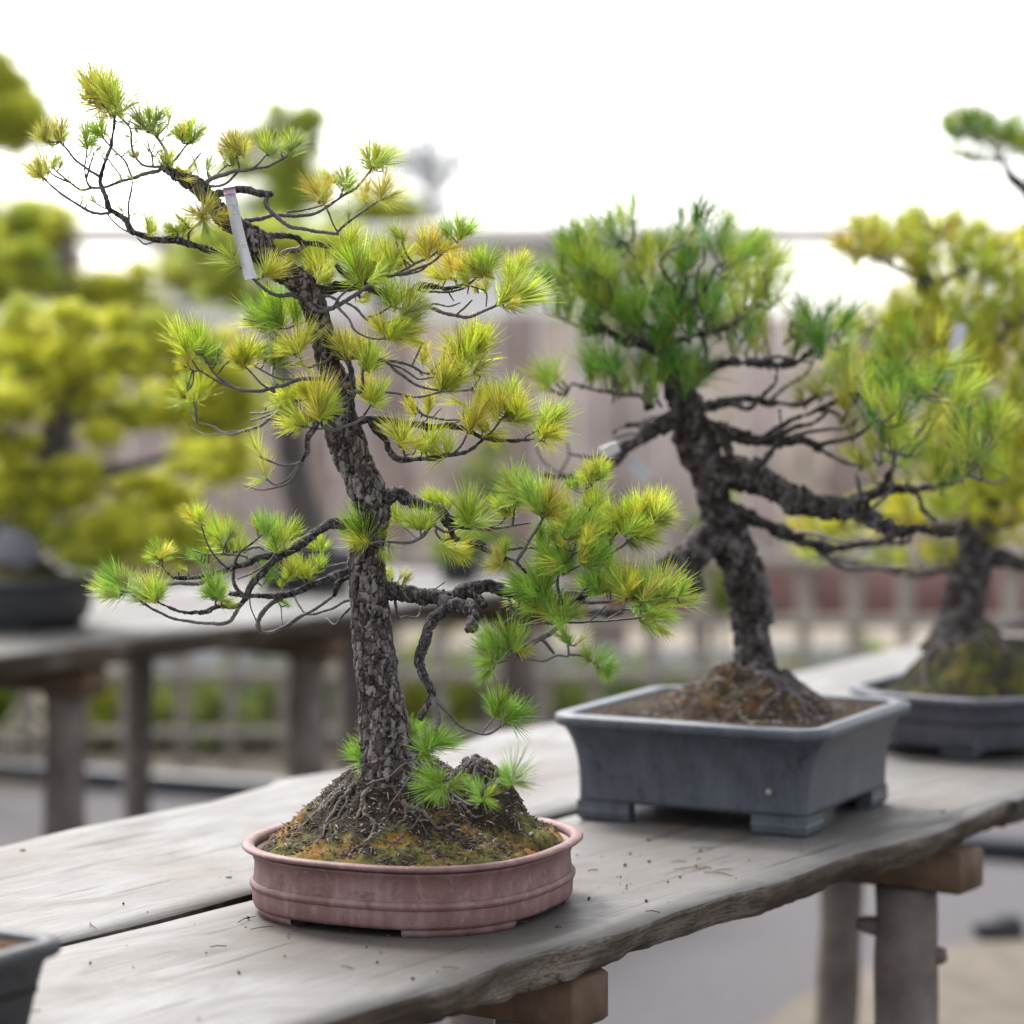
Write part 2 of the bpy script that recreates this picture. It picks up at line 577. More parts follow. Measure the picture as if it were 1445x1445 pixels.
# ------------------------------------------------------------------ needles
NEEDLE_COL = {
    'Y': (.69, .73, .13), 'M': (.58, .69, .13), 'G': (.39, .60, .10), 'O': (.66, .65, .17),
    'D': (.46, .56, .20), 'B': (.14, .33, .045), 'K': (.32, .47, .065), 'W': (.70, .73, .09), 'V': (.54, .61, .10),
}


def needle_mesh(name, seed, count, spread, thin, shoot=.22, curve=.25, sides=3, segs=3, side=0):
    """a shoot tip: needles round a short stem, with smaller side shoots below it"""
    rg = random.Random(seed)
    mb = MB()
    axes = [(Matrix.Identity(3), Vector((0, 0, 0)), 1.0, count)]
    for k in range(side):
        az = rg.uniform(0, 6.28)
        m3 = Matrix.Rotation(az, 3, 'Z') @ Matrix.Rotation(rg.uniform(.30, .75), 3, 'Y')
        axes.append((m3, Vector((0, 0, -rg.uniform(.02, .28))), rg.uniform(.55, .85), int(count * rg.uniform(.25, .5))))
    for (m3, off, sc, cnt) in axes:
      lean = Vector((rg.gauss(0, .12), rg.gauss(0, .12), 0))
      for i in range(cnt):
        u = (i + rg.random()) / cnt
        base = Vector((0, 0, shoot * (u ** .8)))
        th = spread * (1.0 - .80 * u ** 1.1) * (.6 + .7 * rg.random()) + .04
        ph = i * 2.39996 + rg.uniform(-.7, .7)
        L = (1 - shoot * .55 * u) * rg.uniform(.66, 1.06)
        if rg.random() < .10: L *= rg.uniform(.4, .7)
        d = (Vector((math.sin(th) * math.cos(ph), math.sin(th) * math.sin(ph), math.cos(th))) + lean).normalized()
        sdv = Vector((math.cos(ph), math.sin(ph), 0))
        bend = (Vector((0, 0, 1)) * rg.uniform(-.35, 1) + sdv * rg.uniform(-.6, .5) + Vector((rg.uniform(-1, 1), rg.uniform(-1, 1), rg.uniform(-1, 1))) * .6) * curve
        a = d.orthogonal().normalized(); b = d.cross(a)
        rnd, br = rg.random(), rg.random()
        V, K, fs = [], [], []
        for k in range(segs + 1):
            t = k / segs
            p = base + d * (L * t) + bend * (L * .5 * t * t)
            w = thin * (.75 + .5 * min(1, 3 * t)) * (1 - .78 * t ** 3)
            for j in range(sides):
                an = 2 * math.pi * j / sides
                V.append(off + m3 @ (p * sc) + m3 @ ((a * math.cos(an) + b * math.sin(an)) * w))
                K.append((rnd, t, br, 1))
        for k in range(segs):
            for j in range(sides):
                q = (j + 1) % sides
                fs.append((k * sides + j, k * sides + q, (k + 1) * sides + q, (k + 1) * sides + j))
        mb.add([tuple(v) for v in V], fs, K)
    # bud sheath
    tube(mb, np.array([[0, 0, -.06, thin * 1.6], [0, 0, shoot * .5, thin * 2.4], [0, 0, shoot * 1.05, thin * 1.2]]), 5)
    mb.c[-1][:, :] = (.9, 1, 0, 1)
    V = np.concatenate(mb.v)
    me = bpy.data.meshes.new(name)
    me.from_pydata(V.tolist(), [], mb.f)
    me.materials.append(M['needle'])
    ca = me.color_attributes.new('Col', 'FLOAT_COLOR', 'POINT')
    ca.data.foreach_set('color', np.concatenate(mb.c).ravel())
    me.polygons.foreach_set('use_smooth', [True] * len(me.polygons))
    return me


TUFT = [needle_mesh('needle_tuft', 10 + i, 66, .78, .0074, .28, .32, side=2 + i % 2) for i in range(10)]
TUFT_WIDE = [needle_mesh('needle_tuft', 40 + i, 90, 1.75, .0076, .20, .28) for i in range(3)]
TUFT_THIN = [needle_mesh('needle_tuft', 60 + i, 26, .62, .0076, .18, .34, side=1) for i in range(3)]
TUFT_LONG = [needle_mesh('needle_tuft', 80 + i, 32, .66, .0066, .30, .16, side=1) for i in range(6)]
TUFT_SOFT = [needle_mesh('needle_tuft', 100 + i, 30, 1.1, .0135, .25, .25, 3, 2, side=1) for i in range(5)]


def jit(c, k, rg):
    b = 1 + rg.uniform(-k, k)
    return (c[0] * b * (1 + rg.uniform(-.10, .10)), c[1] * b * (1 + rg.uniform(-.05, .05)), c[2] * b, 1)


class Tree:
    """A bonsai: trunk, branches that start on what is already built, and needle tufts that sit on the nearest branch."""

    def __init__(self, name, label, cat, Y, base, seed=1, group=None):
        self.Y = Y
        self.s = Y / F               # metres per photograph pixel at the tree
        self.rg = random.Random(seed)
        self.root_loc = np.asarray(base, float)
        self.root = thing(name, label, cat, tuple(base), group)
        self.nodes = []              # (px, py, Y, branch index, r_px)
        self.br = []                 # dict(C rows, kind)
        self.tufts = []

    def _register(self, idx, pp):
        for (x, y, Yv, r) in pp:
            self.nodes.append((x, y, Yv, idx, r))
        self._arr = np.array([(n[0], n[1], n[2], n[3], n[4]) for n in self.nodes])

    def nearest(self, x, y, skip=None):
        A = self._arr
        d = np.hypot(A[:, 0] - x, A[:, 1] - y) - .7 * A[:, 4]
        if skip is not None:
            d = d + (A[:, 3] == skip) * 1e6
        i = int(np.argmin(d))
        return A[i], d[i]

    def trunk(self, pts, dzs=0.02):
        C = catmull(pts, 6)
        k = np.linspace(0, 1, len(C))
        Yv = self.Y + dzs * np.sin(k * 5.1)
        self.br.append(dict(kind='trunk', px=C[:, :2], Y=Yv, r=C[:, 2], twigs=[]))
        self._register(0, np.c_[C[:, :2], Yv, C[:, 2]])

    def branch(self, pts, r0, r1, dz=None, kind='branch', wob=1.2):
        pts = [tuple(p) for p in pts]
        n, d = self.nearest(*pts[0])
        Y0 = n[2]
        if d > 1.0:
            pts = [(n[0], n[1])] + pts
        else:
            pts[0] = (.5 * (pts[0][0] + n[0]), .5 * (pts[0][1] + n[1]))
        C = catmull(pts, 5)
        L = np.r_[0, np.cumsum(np.hypot(*np.diff(C, axis=0).T))]
        t = L / max(L[-1], 1e-6)
        if dz is None:
            dz = self.rg.uniform(-.9, .9) * L[-1] * self.s * .35
        Yv = Y0 + dz * t ** .9
        ph = self.rg.uniform(0, 6)
        C = C + np.c_[np.sin(L / 7 + ph), np.cos(L / 6 + ph * 2)] * (wob * .5) * np.minimum(1, 4 * t * (1 - t))[:, None]
        r = r0 + (r1 - r0) * t
        idx = len(self.br)
        self.br.append(dict(kind=kind, px=C, Y=Yv, r=r, twigs=[]))
        self._register(idx, np.c_[C, Yv, r])

    def tuft(self, x, y, ang, size, col, tilt=None, meshes=None, dz=None, n=1):
        nd, d = self.nearest(x, y)
        b = self.br[int(nd[3])]
        Yt = nd[2] + (self.rg.uniform(-.012, .012) if dz is None else dz)
        if d > 1.2:
            b['twigs'].append(((nd[0], nd[1], nd[2]), (x, y, Yt)))
        self.tufts.append((int(nd[3]), x, y, Yt, ang, size, col, tilt, meshes))

    def rows(self, px, Yv, r):
        P = np.array([at(x, y, Y) for (x, y), Y in zip(px, Yv)])
        return np.c_[P, np.asarray(r) * np.asarray(Yv) / F]

    def build(self, mtrunk, mlimb, mtwig, cell=.0075, amp=.0022, res=.0013, tsides=84, twig_r=1.0, thick=4.2):
        self.twig_r = twig_r
        obs = []
        for b in self.br:
            mb = MB()
            C = self.rows(b['px'], b['Y'], b['r'])
            if b['kind'] == 'trunk':
                tube(mb, C, tsides, res, bark=amp, cell=cell)
                o = mb.build('trunk', [mtrunk, mtwig], self.root, self.root_loc)
            else:
                rmax = b['r'].max()
                if rmax > thick:
                    sd = 26 if rmax > 7 else 16
                    tube(mb, C, sd, max(res, .0014), bark=amp * min(1, rmax / 12) * .9, cell=cell * .62)
                    mats = [mlimb, mtwig]
                else:
                    tube(mb, C, 8, max(res * 1.3, .0018), lump=.5, mat=1)
                    mats = [mlimb, mtwig]
                self._twigs(mb, b)
                o = mb.build('branch', mats, self.root, self.root_loc)
            if b['kind'] == 'trunk' and b['twigs']:
                for tw in b['twigs']:
                    mt = MB()
                    self._twigs(mt, dict(twigs=[tw]))
                    mt.build('branch', [mlimb, mtwig], self.root, self.root_loc)
            obs.append(o)
        for (bi, x, y, Yt, ang, size, col, tilt, meshes) in self.tufts:
            rg = self.rg
            meshes = meshes or TUFT
            o = bpy.data.objects.new('needle_tuft', meshes[rg.randrange(len(meshes))])
            COL.objects.link(o)
            o.parent = obs[bi]
            p = at(x, y, Yt) - self.root_loc
            tl = rg.gauss(0, .32) if tilt is None else tilt
            a = R(ang)
            d = Vector((math.sin(a) * math.cos(tl), -math.sin(tl), math.cos(a) * math.cos(tl)))
            q = d.to_track_quat('Z', 'Y').to_matrix().to_4x4() @ Matrix.Rotation(rg.uniform(0, 6.28), 4, 'Z')
            sc = size * Yt / F * rg.uniform(.86, 1.22)
            o.matrix_local = Matrix.Translation(Vector(p)) @ q @ Matrix.Scale(sc, 4)
            o.color = jit(NEEDLE_COL[col], .12, rg)
        return self.root

    def _twigs(self, mb, b):
        for (p0, p1) in b['twigs']:
            a = at(*p0[:2], p0[2]); c = at(*p1[:2], p1[2])
            L = np.linalg.norm(c - a)
            mid = (a + c) / 2 + np.array([self.rg.uniform(-.1, .1), 0, -.12]) * L
            C = catmull([a, mid, c], 5)
            r = np.linspace(1.25, .95, len(C)) * p0[2] / F * getattr(self, 'twig_r', 1.0)
            tube(mb, np.c_[C, r], 6, lump=.2, mat=1)


# ------------------------------------------------------------------ ground
def UN(u, n, z=0.0):
    return U * u + N * n + np.array([0, 0, z])


M['path'] = mat_plain('pink_grey_path', (.148, .136, .142), .9, .22, 45, .2, .004)
M['sand'] = mat_plain('pale_sandy_ground', (.215, .185, .148), .95, .28, 9, .2, .006)
M['verge'] = mat_plain('tan_earth', (.33, .28, .22), .95, .25, 7, .2, .01)
M['pipe'] = mat_plain('black_pipe', (.028, .034, .048), .4, .2, 12)
M['fenceboard'] = mat_plain('mauve_weathered_wood', (.66, .53, .49), .8, .3, 4, .2)
M['fenceboard_tan'] = mat_plain('tan_weathered_wood', (.76, .62, .51), .8, .3, 4, .2)
M['fenceboard_brown'] = mat_plain('brown_weathered_wood', (.50, .38, .335), .8, .3, 4, .2)
M['fenceboard_red'] = mat_plain('red_brown_wood', (.36, .20, .185), .8, .2, 7, .2)
M['bamboo'] = mat_plain('pale_lattice_wood', (.42, .37, .31), .7, .14, 20, .3)
M['rail'] = mat_plain('pale_rail_wood', (1.2, 1.12, 1.05), .7, .10, 12, .3)
M['post'] = mat_plain('grey_post_wood', (.235, .195, .172), .8, .35, 14, .2, .003)
M['post_dark'] = mat_plain('brown_beam_wood', (.16, .10, .06), .75, .35, 22, .25, .002)
M['stone'] = mat_plain('pale_kerb_stone', (.62, .62, .62), .8, .10, 8, .2)
M['lump'] = mat_plain('dark_stone', (.06, .06, .065), .7, .3, 15, .3)

g = MB()
g.add([(-400, -60, 0), (400, -60, 0), (400, 900, 0), (-400, 900, 0)], [(0, 1, 2, 3)])
o = g.build('path', M['path'], smooth=False); tag(o, kind='structure')


def sheet(name, pts, z, mat):
    mb = MB()
    mb.add([(p[0], p[1], z) for p in pts], [tuple(range(len(pts)))])
    o = mb.build(name, mat, smooth=False)
    return tag(o, kind='structure')


sv = []
edge = [onz(*p, 0) for p in ((820, 1560), (960, 1500), (1082, 1445), (1135, 1405), (1191, 1382), (1260, 1352), (1334, 1337), (1445, 1326), (1700, 1310))]
sheet('sandy_ground', [(2.5, 4.2), (.3, 4.2)] + [(p[0], p[1]) for p in edge] + [(4.5, 6.1), (4.5, 4.2)], .004, M['sand'])
sheet('earth_verge', [(-9, 8.62), (9, 7.9), (9, 60), (-9, 60)], .004, M['verge'])

# a long pipe laid on the ground along the fence
p0, p1 = onz(-200, 1088, 0), onz(2300, 1278, 0)
mb = MB()
C = catmull([p0, p0 * .6 + p1 * .4 + np.array([0, .03, 0]), p0 * .3 + p1 * .7 + np.array([0, -.02, 0]), p1], 14)
C[:, 2] = .034
tube(mb, np.c_[C, np.full(len(C), .034)], 12)
o = mb.build('drain_pipe', M['pipe'])
tag(o, 'long black pipe lying on the ground between path and lattice fence', 'pipe')

# low pale kerb blocks behind the lattice
for i in range(9):
    mb = MB()
    mb.box((0, 0, .115), .19, .07, .115, bevel=.012)
    o = mb.build('kerb_stone', M['stone'], loc=(-1.35 + i * .39, 9.35 + random.uniform(-.02, .02), .09 + random.uniform(-.008, .008)))
    tag(o, 'pale kerb stone in the low row behind the wooden lattice', 'kerb stone', 'pale kerb stones behind the lattice')
mb = MB()
mb.box((.21, 9.36, .045), 1.8, .10, .045, bevel=.01)
o = mb.build('stone_footing', M['verge'])
tag(o, 'low earthen footing under the row of pale kerb stones', 'footing')

# ------------------------------------------------------------------ lattice fence (Y 8.75) and board fence (Y 9.75)
LY = 8.75
lat = thing('lattice_fence', 'knee high lattice of pale wooden slats in front of board fence', 'fence', (0, LY, 0))
mbv = MB(); mbv.box((0, 0, .36), .024, .012, .36, bevel=.004)
slat = mbv.build('upright_slat', M['bamboo'], lat)
slat0 = slat
x = -3.38; k = 0
lat_x = []
while x < 3.8:
    lat_x.append(x); x += .166
for k, xx in enumerate(lat_x):
    o = slat0 if k == 0 else slat0.copy()
    if k: COL.objects.link(o); o.parent = lat
    o.location = (xx + random.uniform(-.008, .008), 0, -.01)
    o.rotation_euler = (0, R(random.uniform(-.8, .8)), 0)
    o.scale = (random.uniform(.85, 1.25), 1, random.uniform(.98, 1.03))
for zz, th in ((.115, .014), (.30, .02), (.47, .017), (.66, .022)):
    mb = MB(); mb.box((.2, -.026, zz), 3.65, .0125, th, bevel=.004)
    mb.build('rail', M['bamboo'], lat)

FY = 9.75
ftop = float(at(700, 448, FY)[2]); fbot = .42
fen = thing('board_fence', 'tall fence of weathered mauve brown boards under an open top rail', 'fence', (0, FY, 0))
mbb = MB(); mbb.box((0, 0, (ftop + fbot) / 2), .068, .011, (ftop - fbot) / 2, bevel=.004)
bd0 = mbb.build('board', M['fenceboard'], fen)
bdv = [bd0]
for nm in ('fenceboard_tan', 'fenceboard_brown'):
    ob = bd0.copy(); ob.data = bd0.data.copy(); ob.data.materials[0] = M[nm]; bdv.append(ob)
xx = -4.91; k = 0
while xx < 5.4:
    o = bd0 if k == 0 else bdv[random.choice((0, 0, 1, 2, 2))].copy()
    if k: COL.objects.link(o); o.parent = fen
    o.location = (xx, random.uniform(-.006, .006), random.uniform(-.02, .015))
    k += 1; xx += .145
for ob in bdv[1:]: bpy.data.objects.remove(ob)
# reddish lower boards that show above the lattice
zr0, zr1 = float(at(1200, 872, FY - .05)[2]), float(at(1200, 800, FY - .05)[2])
for i in range(12):
    mb = MB(); mb.box((-4.82 + .42 + i * .84, -.042, (zr0 + zr1) / 2), .41, .012, (zr1 - zr0) / 2, bevel=.004)
    mb.build('kick_board', M['fenceboard_red'], fen)
mb = MB(); mb.box((.2, .05, fbot + .45), 5.15, .03, .04, bevel=.006); mb.build('back_rail', M['fenceboard'], fen)
zt = float(at(700, 330, FY)[2])
for xp in (float(at(92, 400, FY)[0]), float(at(868, 400, FY)[0]), 2.4, -3.4, 4.4, -4.9):
    mb = MB(); mb.box((xp, .085, (zt - .045) / 2), .05, .05, (zt - .045) / 2, bevel=.008)
    mb.build('post', M['fenceboard'], fen)
mb = MB(); mb.box((.2, .085, zt), 5.2, .055, .034, bevel=.008); mb.build('top_rail', M['rail'], fen)

# pale low building beyond
M['render'] = mat_plain('pale_render', (1.2, 1.2, 1.2), .8, .05, 1.5, .2)
M['roof'] = mat_plain('roof_sheet', (.22, .21, .21), .6, .15, 2, .3)
sh = thing('shed', 'pale grey rendered shed standing beyond the board fence', 'shed', (0, 15, 0))
x0, x1 = float(at(222, 400, 15)[0]), float(at(1040, 400, 15)[0])
zs = float(at(700, 352, 15)[2])
mb = MB(); mb.box(((x0 + x1) / 2, 2, zs / 2), (x1 - x0) / 2, 2, zs / 2); mb.build('wall', M['render'], sh, smooth=False)
mb = MB(); mb.box(((x0 + x1) / 2, 2, zs + .03), (x1 - x0) / 2 + .1, 2.15, .03); mb.build('roof', M['roof'], sh, smooth=False)

# ------------------------------------------------------------------ the benches
TH = .036
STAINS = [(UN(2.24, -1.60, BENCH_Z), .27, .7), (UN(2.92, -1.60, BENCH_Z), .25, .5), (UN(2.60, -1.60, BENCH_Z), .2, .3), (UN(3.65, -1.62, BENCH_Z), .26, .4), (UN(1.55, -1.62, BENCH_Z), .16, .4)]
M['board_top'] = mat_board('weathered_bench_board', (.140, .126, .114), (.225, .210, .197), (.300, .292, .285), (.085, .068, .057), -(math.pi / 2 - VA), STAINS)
M['board_edge'] = mat_board('raw_board_edge', (.030, .020, .012), (.095, .066, .042), (.38, .33, .28), (.06, .05, .04), -(math.pi / 2 - VA), (), .7)


def board(name, parent, u0, u1, nA, nB, z_top, th, live=None, step=.009, seed=0, tilt=0.0, col=(0,)):
    """plank along U between far side nA(u) and near side nB(u); live = depth of the wavy near edge"""
    mb = MB()
    us = np.arange(u0, u1 + 1e-6, step)
    rowsn = 12
    V = []; ncol = None
    for i, u in enumerate(us):
        a, b = nA(u), nB(u)
        row = []
        for k in range(rowsn + 1):
            t = k / rowsn
            n = a + (b - a) * t
            z = z_top + .0016 * noise.noise(Vector((u * 2.2, n * 9, seed))) + .0007 * noise.noise(Vector((u * 7, n * 60, seed + 3))) - tilt * t
            e = min(t, 1 - t)
            if e < .02: z -= .003
            row.append((n, z))
        # near edge, going down
        for k in range(1, 7):
            s = k / 6
            zz = z_top - .003 - (th + .006 * noise.noise(Vector((u * 5, 3, seed)))) * s - tilt
            w = 0.0
            if live:
                w = live * s * (.9 * noise.noise(Vector((u * 7, s * 1.6, seed + 9))) + .45 * noise.noise(Vector((u * 30, s * 4, seed + 5))) - .55 - .5 * s)
                w += .0030 * s * noise.noise(Vector((u * 60, s * 22, seed + 1))) + .0028 * noise.noise(Vector((u * 12, s * 16, seed + 2)))
            row.append((b + w, zz))
        zb = row[-1][1]
        row.append((a + (0.004 if live else 0), z_top - th - .004))
        V.extend([tuple(UN(u, n, z)) for n, z in row])
        ncol = len(row)
    fs, mm = [], []
    top_f, edge_f = [], []
    for i in range(len(us) - 1):
        for k in range(ncol):
            q = (k + 1) % ncol
            f = (i * ncol + k, (i + 1) * ncol + k, (i + 1) * ncol + q, i * ncol + q)
            (top_f if k < rowsn else edge_f).append(f)
    edge_f.append(tuple(range(ncol)))
    kk = (len(us) - 1) * ncol
    edge_f.append(tuple(kk + j for j in range(ncol - 1, -1, -1)))
    mb.add(V, top_f, None, 0)
    mb.f.extend(edge_f); mb.m.extend([1 if live else 1] * len(edge_f))
    o = mb.build(name, [M['board_top'], M['board_edge']], parent)
    o.data.polygons.foreach_set('use_smooth', [True] * len(top_f) + [bool(live)] * len(edge_f))
    return o


live_u = [1.0, 1.4, 1.815, 1.939, 2.005, 2.118, 2.165, 2.205, 2.286, 2.405, 2.506, 2.592, 2.719, 2.807, 2.874, 2.99, 3.115, 3.292, 3.6, 5, 7]
live_n = [-1.43, -1.42, -1.426, -1.422, -1.416, -1.432, -1.430, -1.419, -1.410, -1.416, -1.419, -1.407, -1.414, -1.418, -1.406, -1.397, -1.412, -1.424, -1.415, -1.42, -1.42]
far_u = [.5, 2.278, 2.426, 2.541, 2.661, 2.80, 2.846, 2.97, 3.232, 3.4, 3.6, 4.318, 4.933, 7]
far_n = [-2.25, -2.249, -2.266, -2.262, -2.258, -2.275, -2.298, -2.275, -2.285, -2.32, -2.295, -2.31, -2.36, -2.37]
bench = thing('plank_bench', 'long weathered grey plank bench with live edge carrying the row of bonsai', 'bench', (0, 0, 0))
ed = lambda u: float(np.interp(u, live_u, live_n)) + .003 * noise.noise(Vector((u * 14, 1, 2)))
gapc = lambda u: float(np.interp(u, [1, 1.918, 2.0, 2.06, 2.197, 2.5, 2.838, 6], [-1.826, -1.824, -1.821, -1.819, -1.8215, -1.826, -1.831, -1.84]))
gw = lambda u: float(np.interp(u, [1, 1.9, 2.02, 2.10, 2.2, 2.9, 6], [.004, .004, .003, .006, .013, .012, .01]))
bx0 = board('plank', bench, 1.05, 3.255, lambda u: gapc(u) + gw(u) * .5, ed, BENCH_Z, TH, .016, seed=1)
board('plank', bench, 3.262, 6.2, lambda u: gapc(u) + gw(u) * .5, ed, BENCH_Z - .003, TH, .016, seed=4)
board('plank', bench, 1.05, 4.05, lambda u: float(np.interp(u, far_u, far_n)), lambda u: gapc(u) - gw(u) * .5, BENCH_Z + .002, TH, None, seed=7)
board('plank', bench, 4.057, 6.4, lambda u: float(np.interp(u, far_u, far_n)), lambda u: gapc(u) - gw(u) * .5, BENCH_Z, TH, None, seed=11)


def rough_post(name, parent, u, n, r, ztop, seed, zb=0.0, knots=(), mat=None, z0=0.0):
    rg = random.Random(seed)
    zs = np.linspace(zb, ztop, 40)
    base = UN(u, n)
    C = np.array([[base[0] + .012 * math.sin(z * 3 + seed), base[1] + .01 * math.cos(z * 2.4 + seed), z, r * (1.07 - .12 * z)] for z in zs])
    mb = MB()
    tube(mb, C, 26, lump=.10)
    for (zk, an, ln) in knots:
        c = np.array([base[0] + .012 * math.sin(zk * 3 + seed), base[1] + .01 * math.cos(zk * 2.4 + seed), zk])
        d = np.array([math.cos(an), math.sin(an), .15])
        tube(mb, np.array([[*(c + d * r * .7), .014], [*(c + d * (r + ln * .5)), .011], [*(c + d * (r + ln)), .007]]), 9, lump=.2)
    return mb.build(name, mat or M['post'], parent)


def trestle(parent, u, n0, n1, zt, hb, rp, legs, seed, nend=None):
    mb = MB()
    ne = nend if nend is not None else n1
    mb.box(UN(u, (n0 + ne) / 2, zt - hb / 2), abs(ne - n0) / 2, .034, hb / 2, ax=(N, U, np.array([0, 0, 1.0])), bevel=.004)
    mb.build('cross_beam', M['post_dark'], parent)
    for i, (n, r, kn) in enumerate(legs):
        rough_post('post', parent, u, n, r, zt - hb - .0015, seed + i, knots=kn)


zt = BENCH_Z - TH - .0085
trestle(bench, 1.43, -2.26, -1.43, zt, .052, .03, [(-1.52, .031, ()), (-2.1, .033, ())], 3)
trestle(bench, 2.27, -2.26, -1.437, zt, .052, .03, [(-1.524, .031, ()), (-2.1, .033, ())], 5)
trestle(bench, 3.11, -2.26, -1.412, zt, .052, .03, [(-1.49, .039, ((.60, 3.1, .022), (.565, -.2, .012))), (-2.15, .034, ())], 9)
trestle(bench, 3.98, -2.28, -1.45, zt, .052, .03, [(-2.045, .034, ((.50, .2, .02),))], 12, -1.86)
trestle(bench, 5.55, -2.30, -1.45, zt, .052, .03, [(-1.53, .036, ()), (-2.1, .036, ())], 15)

bench2 = thing('plank_bench', 'second grey plank bench on round posts behind the near bench', 'bench', (0, 0, 0))
for (nA, nB, u0, u1, sd) in ((-4.48, -4.09, 2.9, 5.86, 21), (-4.082, -3.68, 2.9, 5.78, 25)):
    board('plank', bench2, u0, u1, (lambda v: lambda u: v + .006 * noise.noise(Vector((u * 3, v, 0))))(nA), (lambda v: lambda u: v + .02 * noise.noise(Vector((u * 1.6, v, 4))))(nB), BENCH_Z, .045, .014 if nB > -4 else None, step=.02, seed=sd)
zt2 = BENCH_Z - .045 - .009
trestle(bench2, 4.04, -4.45, -3.72, zt2, .055, .04, [(-3.82, .041, ()), (-4.33, .036, ())], 31)
trestle(bench2, 4.83, -4.45, -3.72, zt2, .055, .04, [(-3.80, .041, ()), (-4.31, .033, ())], 35)
trestle(bench2, 5.66, -4.45, -3.72, zt2, .055, .04, [(-3.80, .041, ()), (-4.31, .033, ())], 39)
trestle(bench2, 3.2, -4.45, -3.72, zt2, .055, .04, [(-3.82, .041, ()), (-4.33, .036, ())], 43)

# dark stone on the sandy ground
mb = MB()
V, fs = [], []
c = onz(1412, 1322, 0)
for i in range(9):
    th = math.pi * i / 8
    for j in range(14):
        ph = 2 * math.pi * j / 14
        d = np.array([math.sin(th) * math.cos(ph), math.sin(th) * math.sin(ph), math.cos(th)])
        q = d * (1 + .25 * noise.noise(Vector(d) * 1.7))
        V.append(c + np.array([q[0] * .062, q[1] * .05, max(-.01, q[2] * .034 + .02)]))
for i in range(8):
    for j in range(14):
        fs.append((i * 14 + j, (i + 1) * 14 + j, (i + 1) * 14 + (j + 1) % 14, i * 14 + (j + 1) % 14))
mb.add(V, fs)
o = mb.build('stone', M['lump'])
tag(o, 'dark flat stone lying on the sandy ground beyond the bench post', 'stone')

# ------------------------------------------------------------------ pots
def super_outline(a, b, e, n=96):
    t = np.linspace(0, 2 * np.pi, n, endpoint=False)
    c, s = np.cos(t), np.sin(t)
    r = (np.abs(c / a) ** e + np.abs(s / b) ** e) ** (-1 / e)
    return np.stack([r * c, r * s], 1)


def poly_outline(pts, per=8, rad=.0):
    """closed polygon with rounded corners, evenly resampled along sides"""
    out = []
    n = len(pts)
    for i in range(n):
        p = np.array(pts[i], float); a = np.array(pts[i - 1], float); b = np.array(pts[(i + 1) % n], float)
        da = (a - p) / np.linalg.norm(a - p); db = (b - p) / np.linalg.norm(b - p)
        for k in range(per):
            t = k / (per - 1)
            q0 = p + da * rad * (1 - t) ** 2 + db * rad * t ** 2
            out.append(q0)
    return np.array(out)


def loft(rings, outline, off_norm):
    """rings: (offset, z); returns verts and quads of a closed loft"""
    n = len(outline)
    V = []
    for off, z in rings:
        for i in range(n):
            p = outline[i] + off_norm[i] * off
            V.append((p[0], p[1], z))
    fs = []
    for r in range(len(rings) - 1):
        for i in range(n):
            j = (i + 1) % n
            fs.append((r * n + i, r * n + j, (r + 1) * n + j, (r + 1) * n + i))
    return V, fs


def out_normals(o):
    d = np.roll(o, -1, 0) - np.roll(o, 1, 0)
    nn = np.stack([d[:, 1], -d[:, 0]], 1)
    return nn / (np.linalg.norm(nn, axis=1)[:, None] + 1e-12)


def pot(name, label, loc, rz, outline, mat, wall, rim, bands=(), feet=None, sole_z=.008, floor_in=-.006, group=None):
    root = thing(name, label, 'pot', tuple(loc), group)
    root.rotation_euler = (0, 0, rz)
    nn = out_normals(outline)
    n = len(outline)
    # body: closed underside, outer wall, thin inner wall
    rings = [(-.03, sole_z + .002), (wall[0][0] - .004, sole_z)] + wall
    top = wall[-1]
    rings += [(floor_in, top[1] - .001), (floor_in, top[1] - .03)]
    V, fs = loft(rings, outline, nn)
    mb = MB(); mb.add(V, fs); 
    mb.f.append(tuple(range(n - 1, -1, -1))); mb.m.append(0)
    k = (len(rings) - 1) * n
    mb.f.append(tuple(k + i for i in range(n))); mb.m.append(0)
    mb.build('body', mat, root)
    V, fs = loft(rim, outline, nn)
    m2 = MB(); m2.add(V, fs)
    # close the rim ring
    kk = (len(rim) - 1) * n
    for i in range(n):
        j = (i + 1) % n
        m2.f.append((kk + i, kk + j, j, i)); m2.m.append(0)
    m2.build('rim', mat, root)
    for (z, w, h) in bands:
        rr = []
        for a in np.linspace(0, 2 * math.pi, 12, endpoint=False):
            off = np.interp(z, [q[1] for q in wall], [q[0] for q in wall])
            rr.append((off + w * math.cos(a), z + h * math.sin(a)))
        rr.append(rr[0])
        V, fs = loft(rr, outline, nn)
        m3 = MB(); m3.add(V, fs); m3.build('raised_band', mat, root)
    if feet:
        for f in feet:
            f(root)
    return root


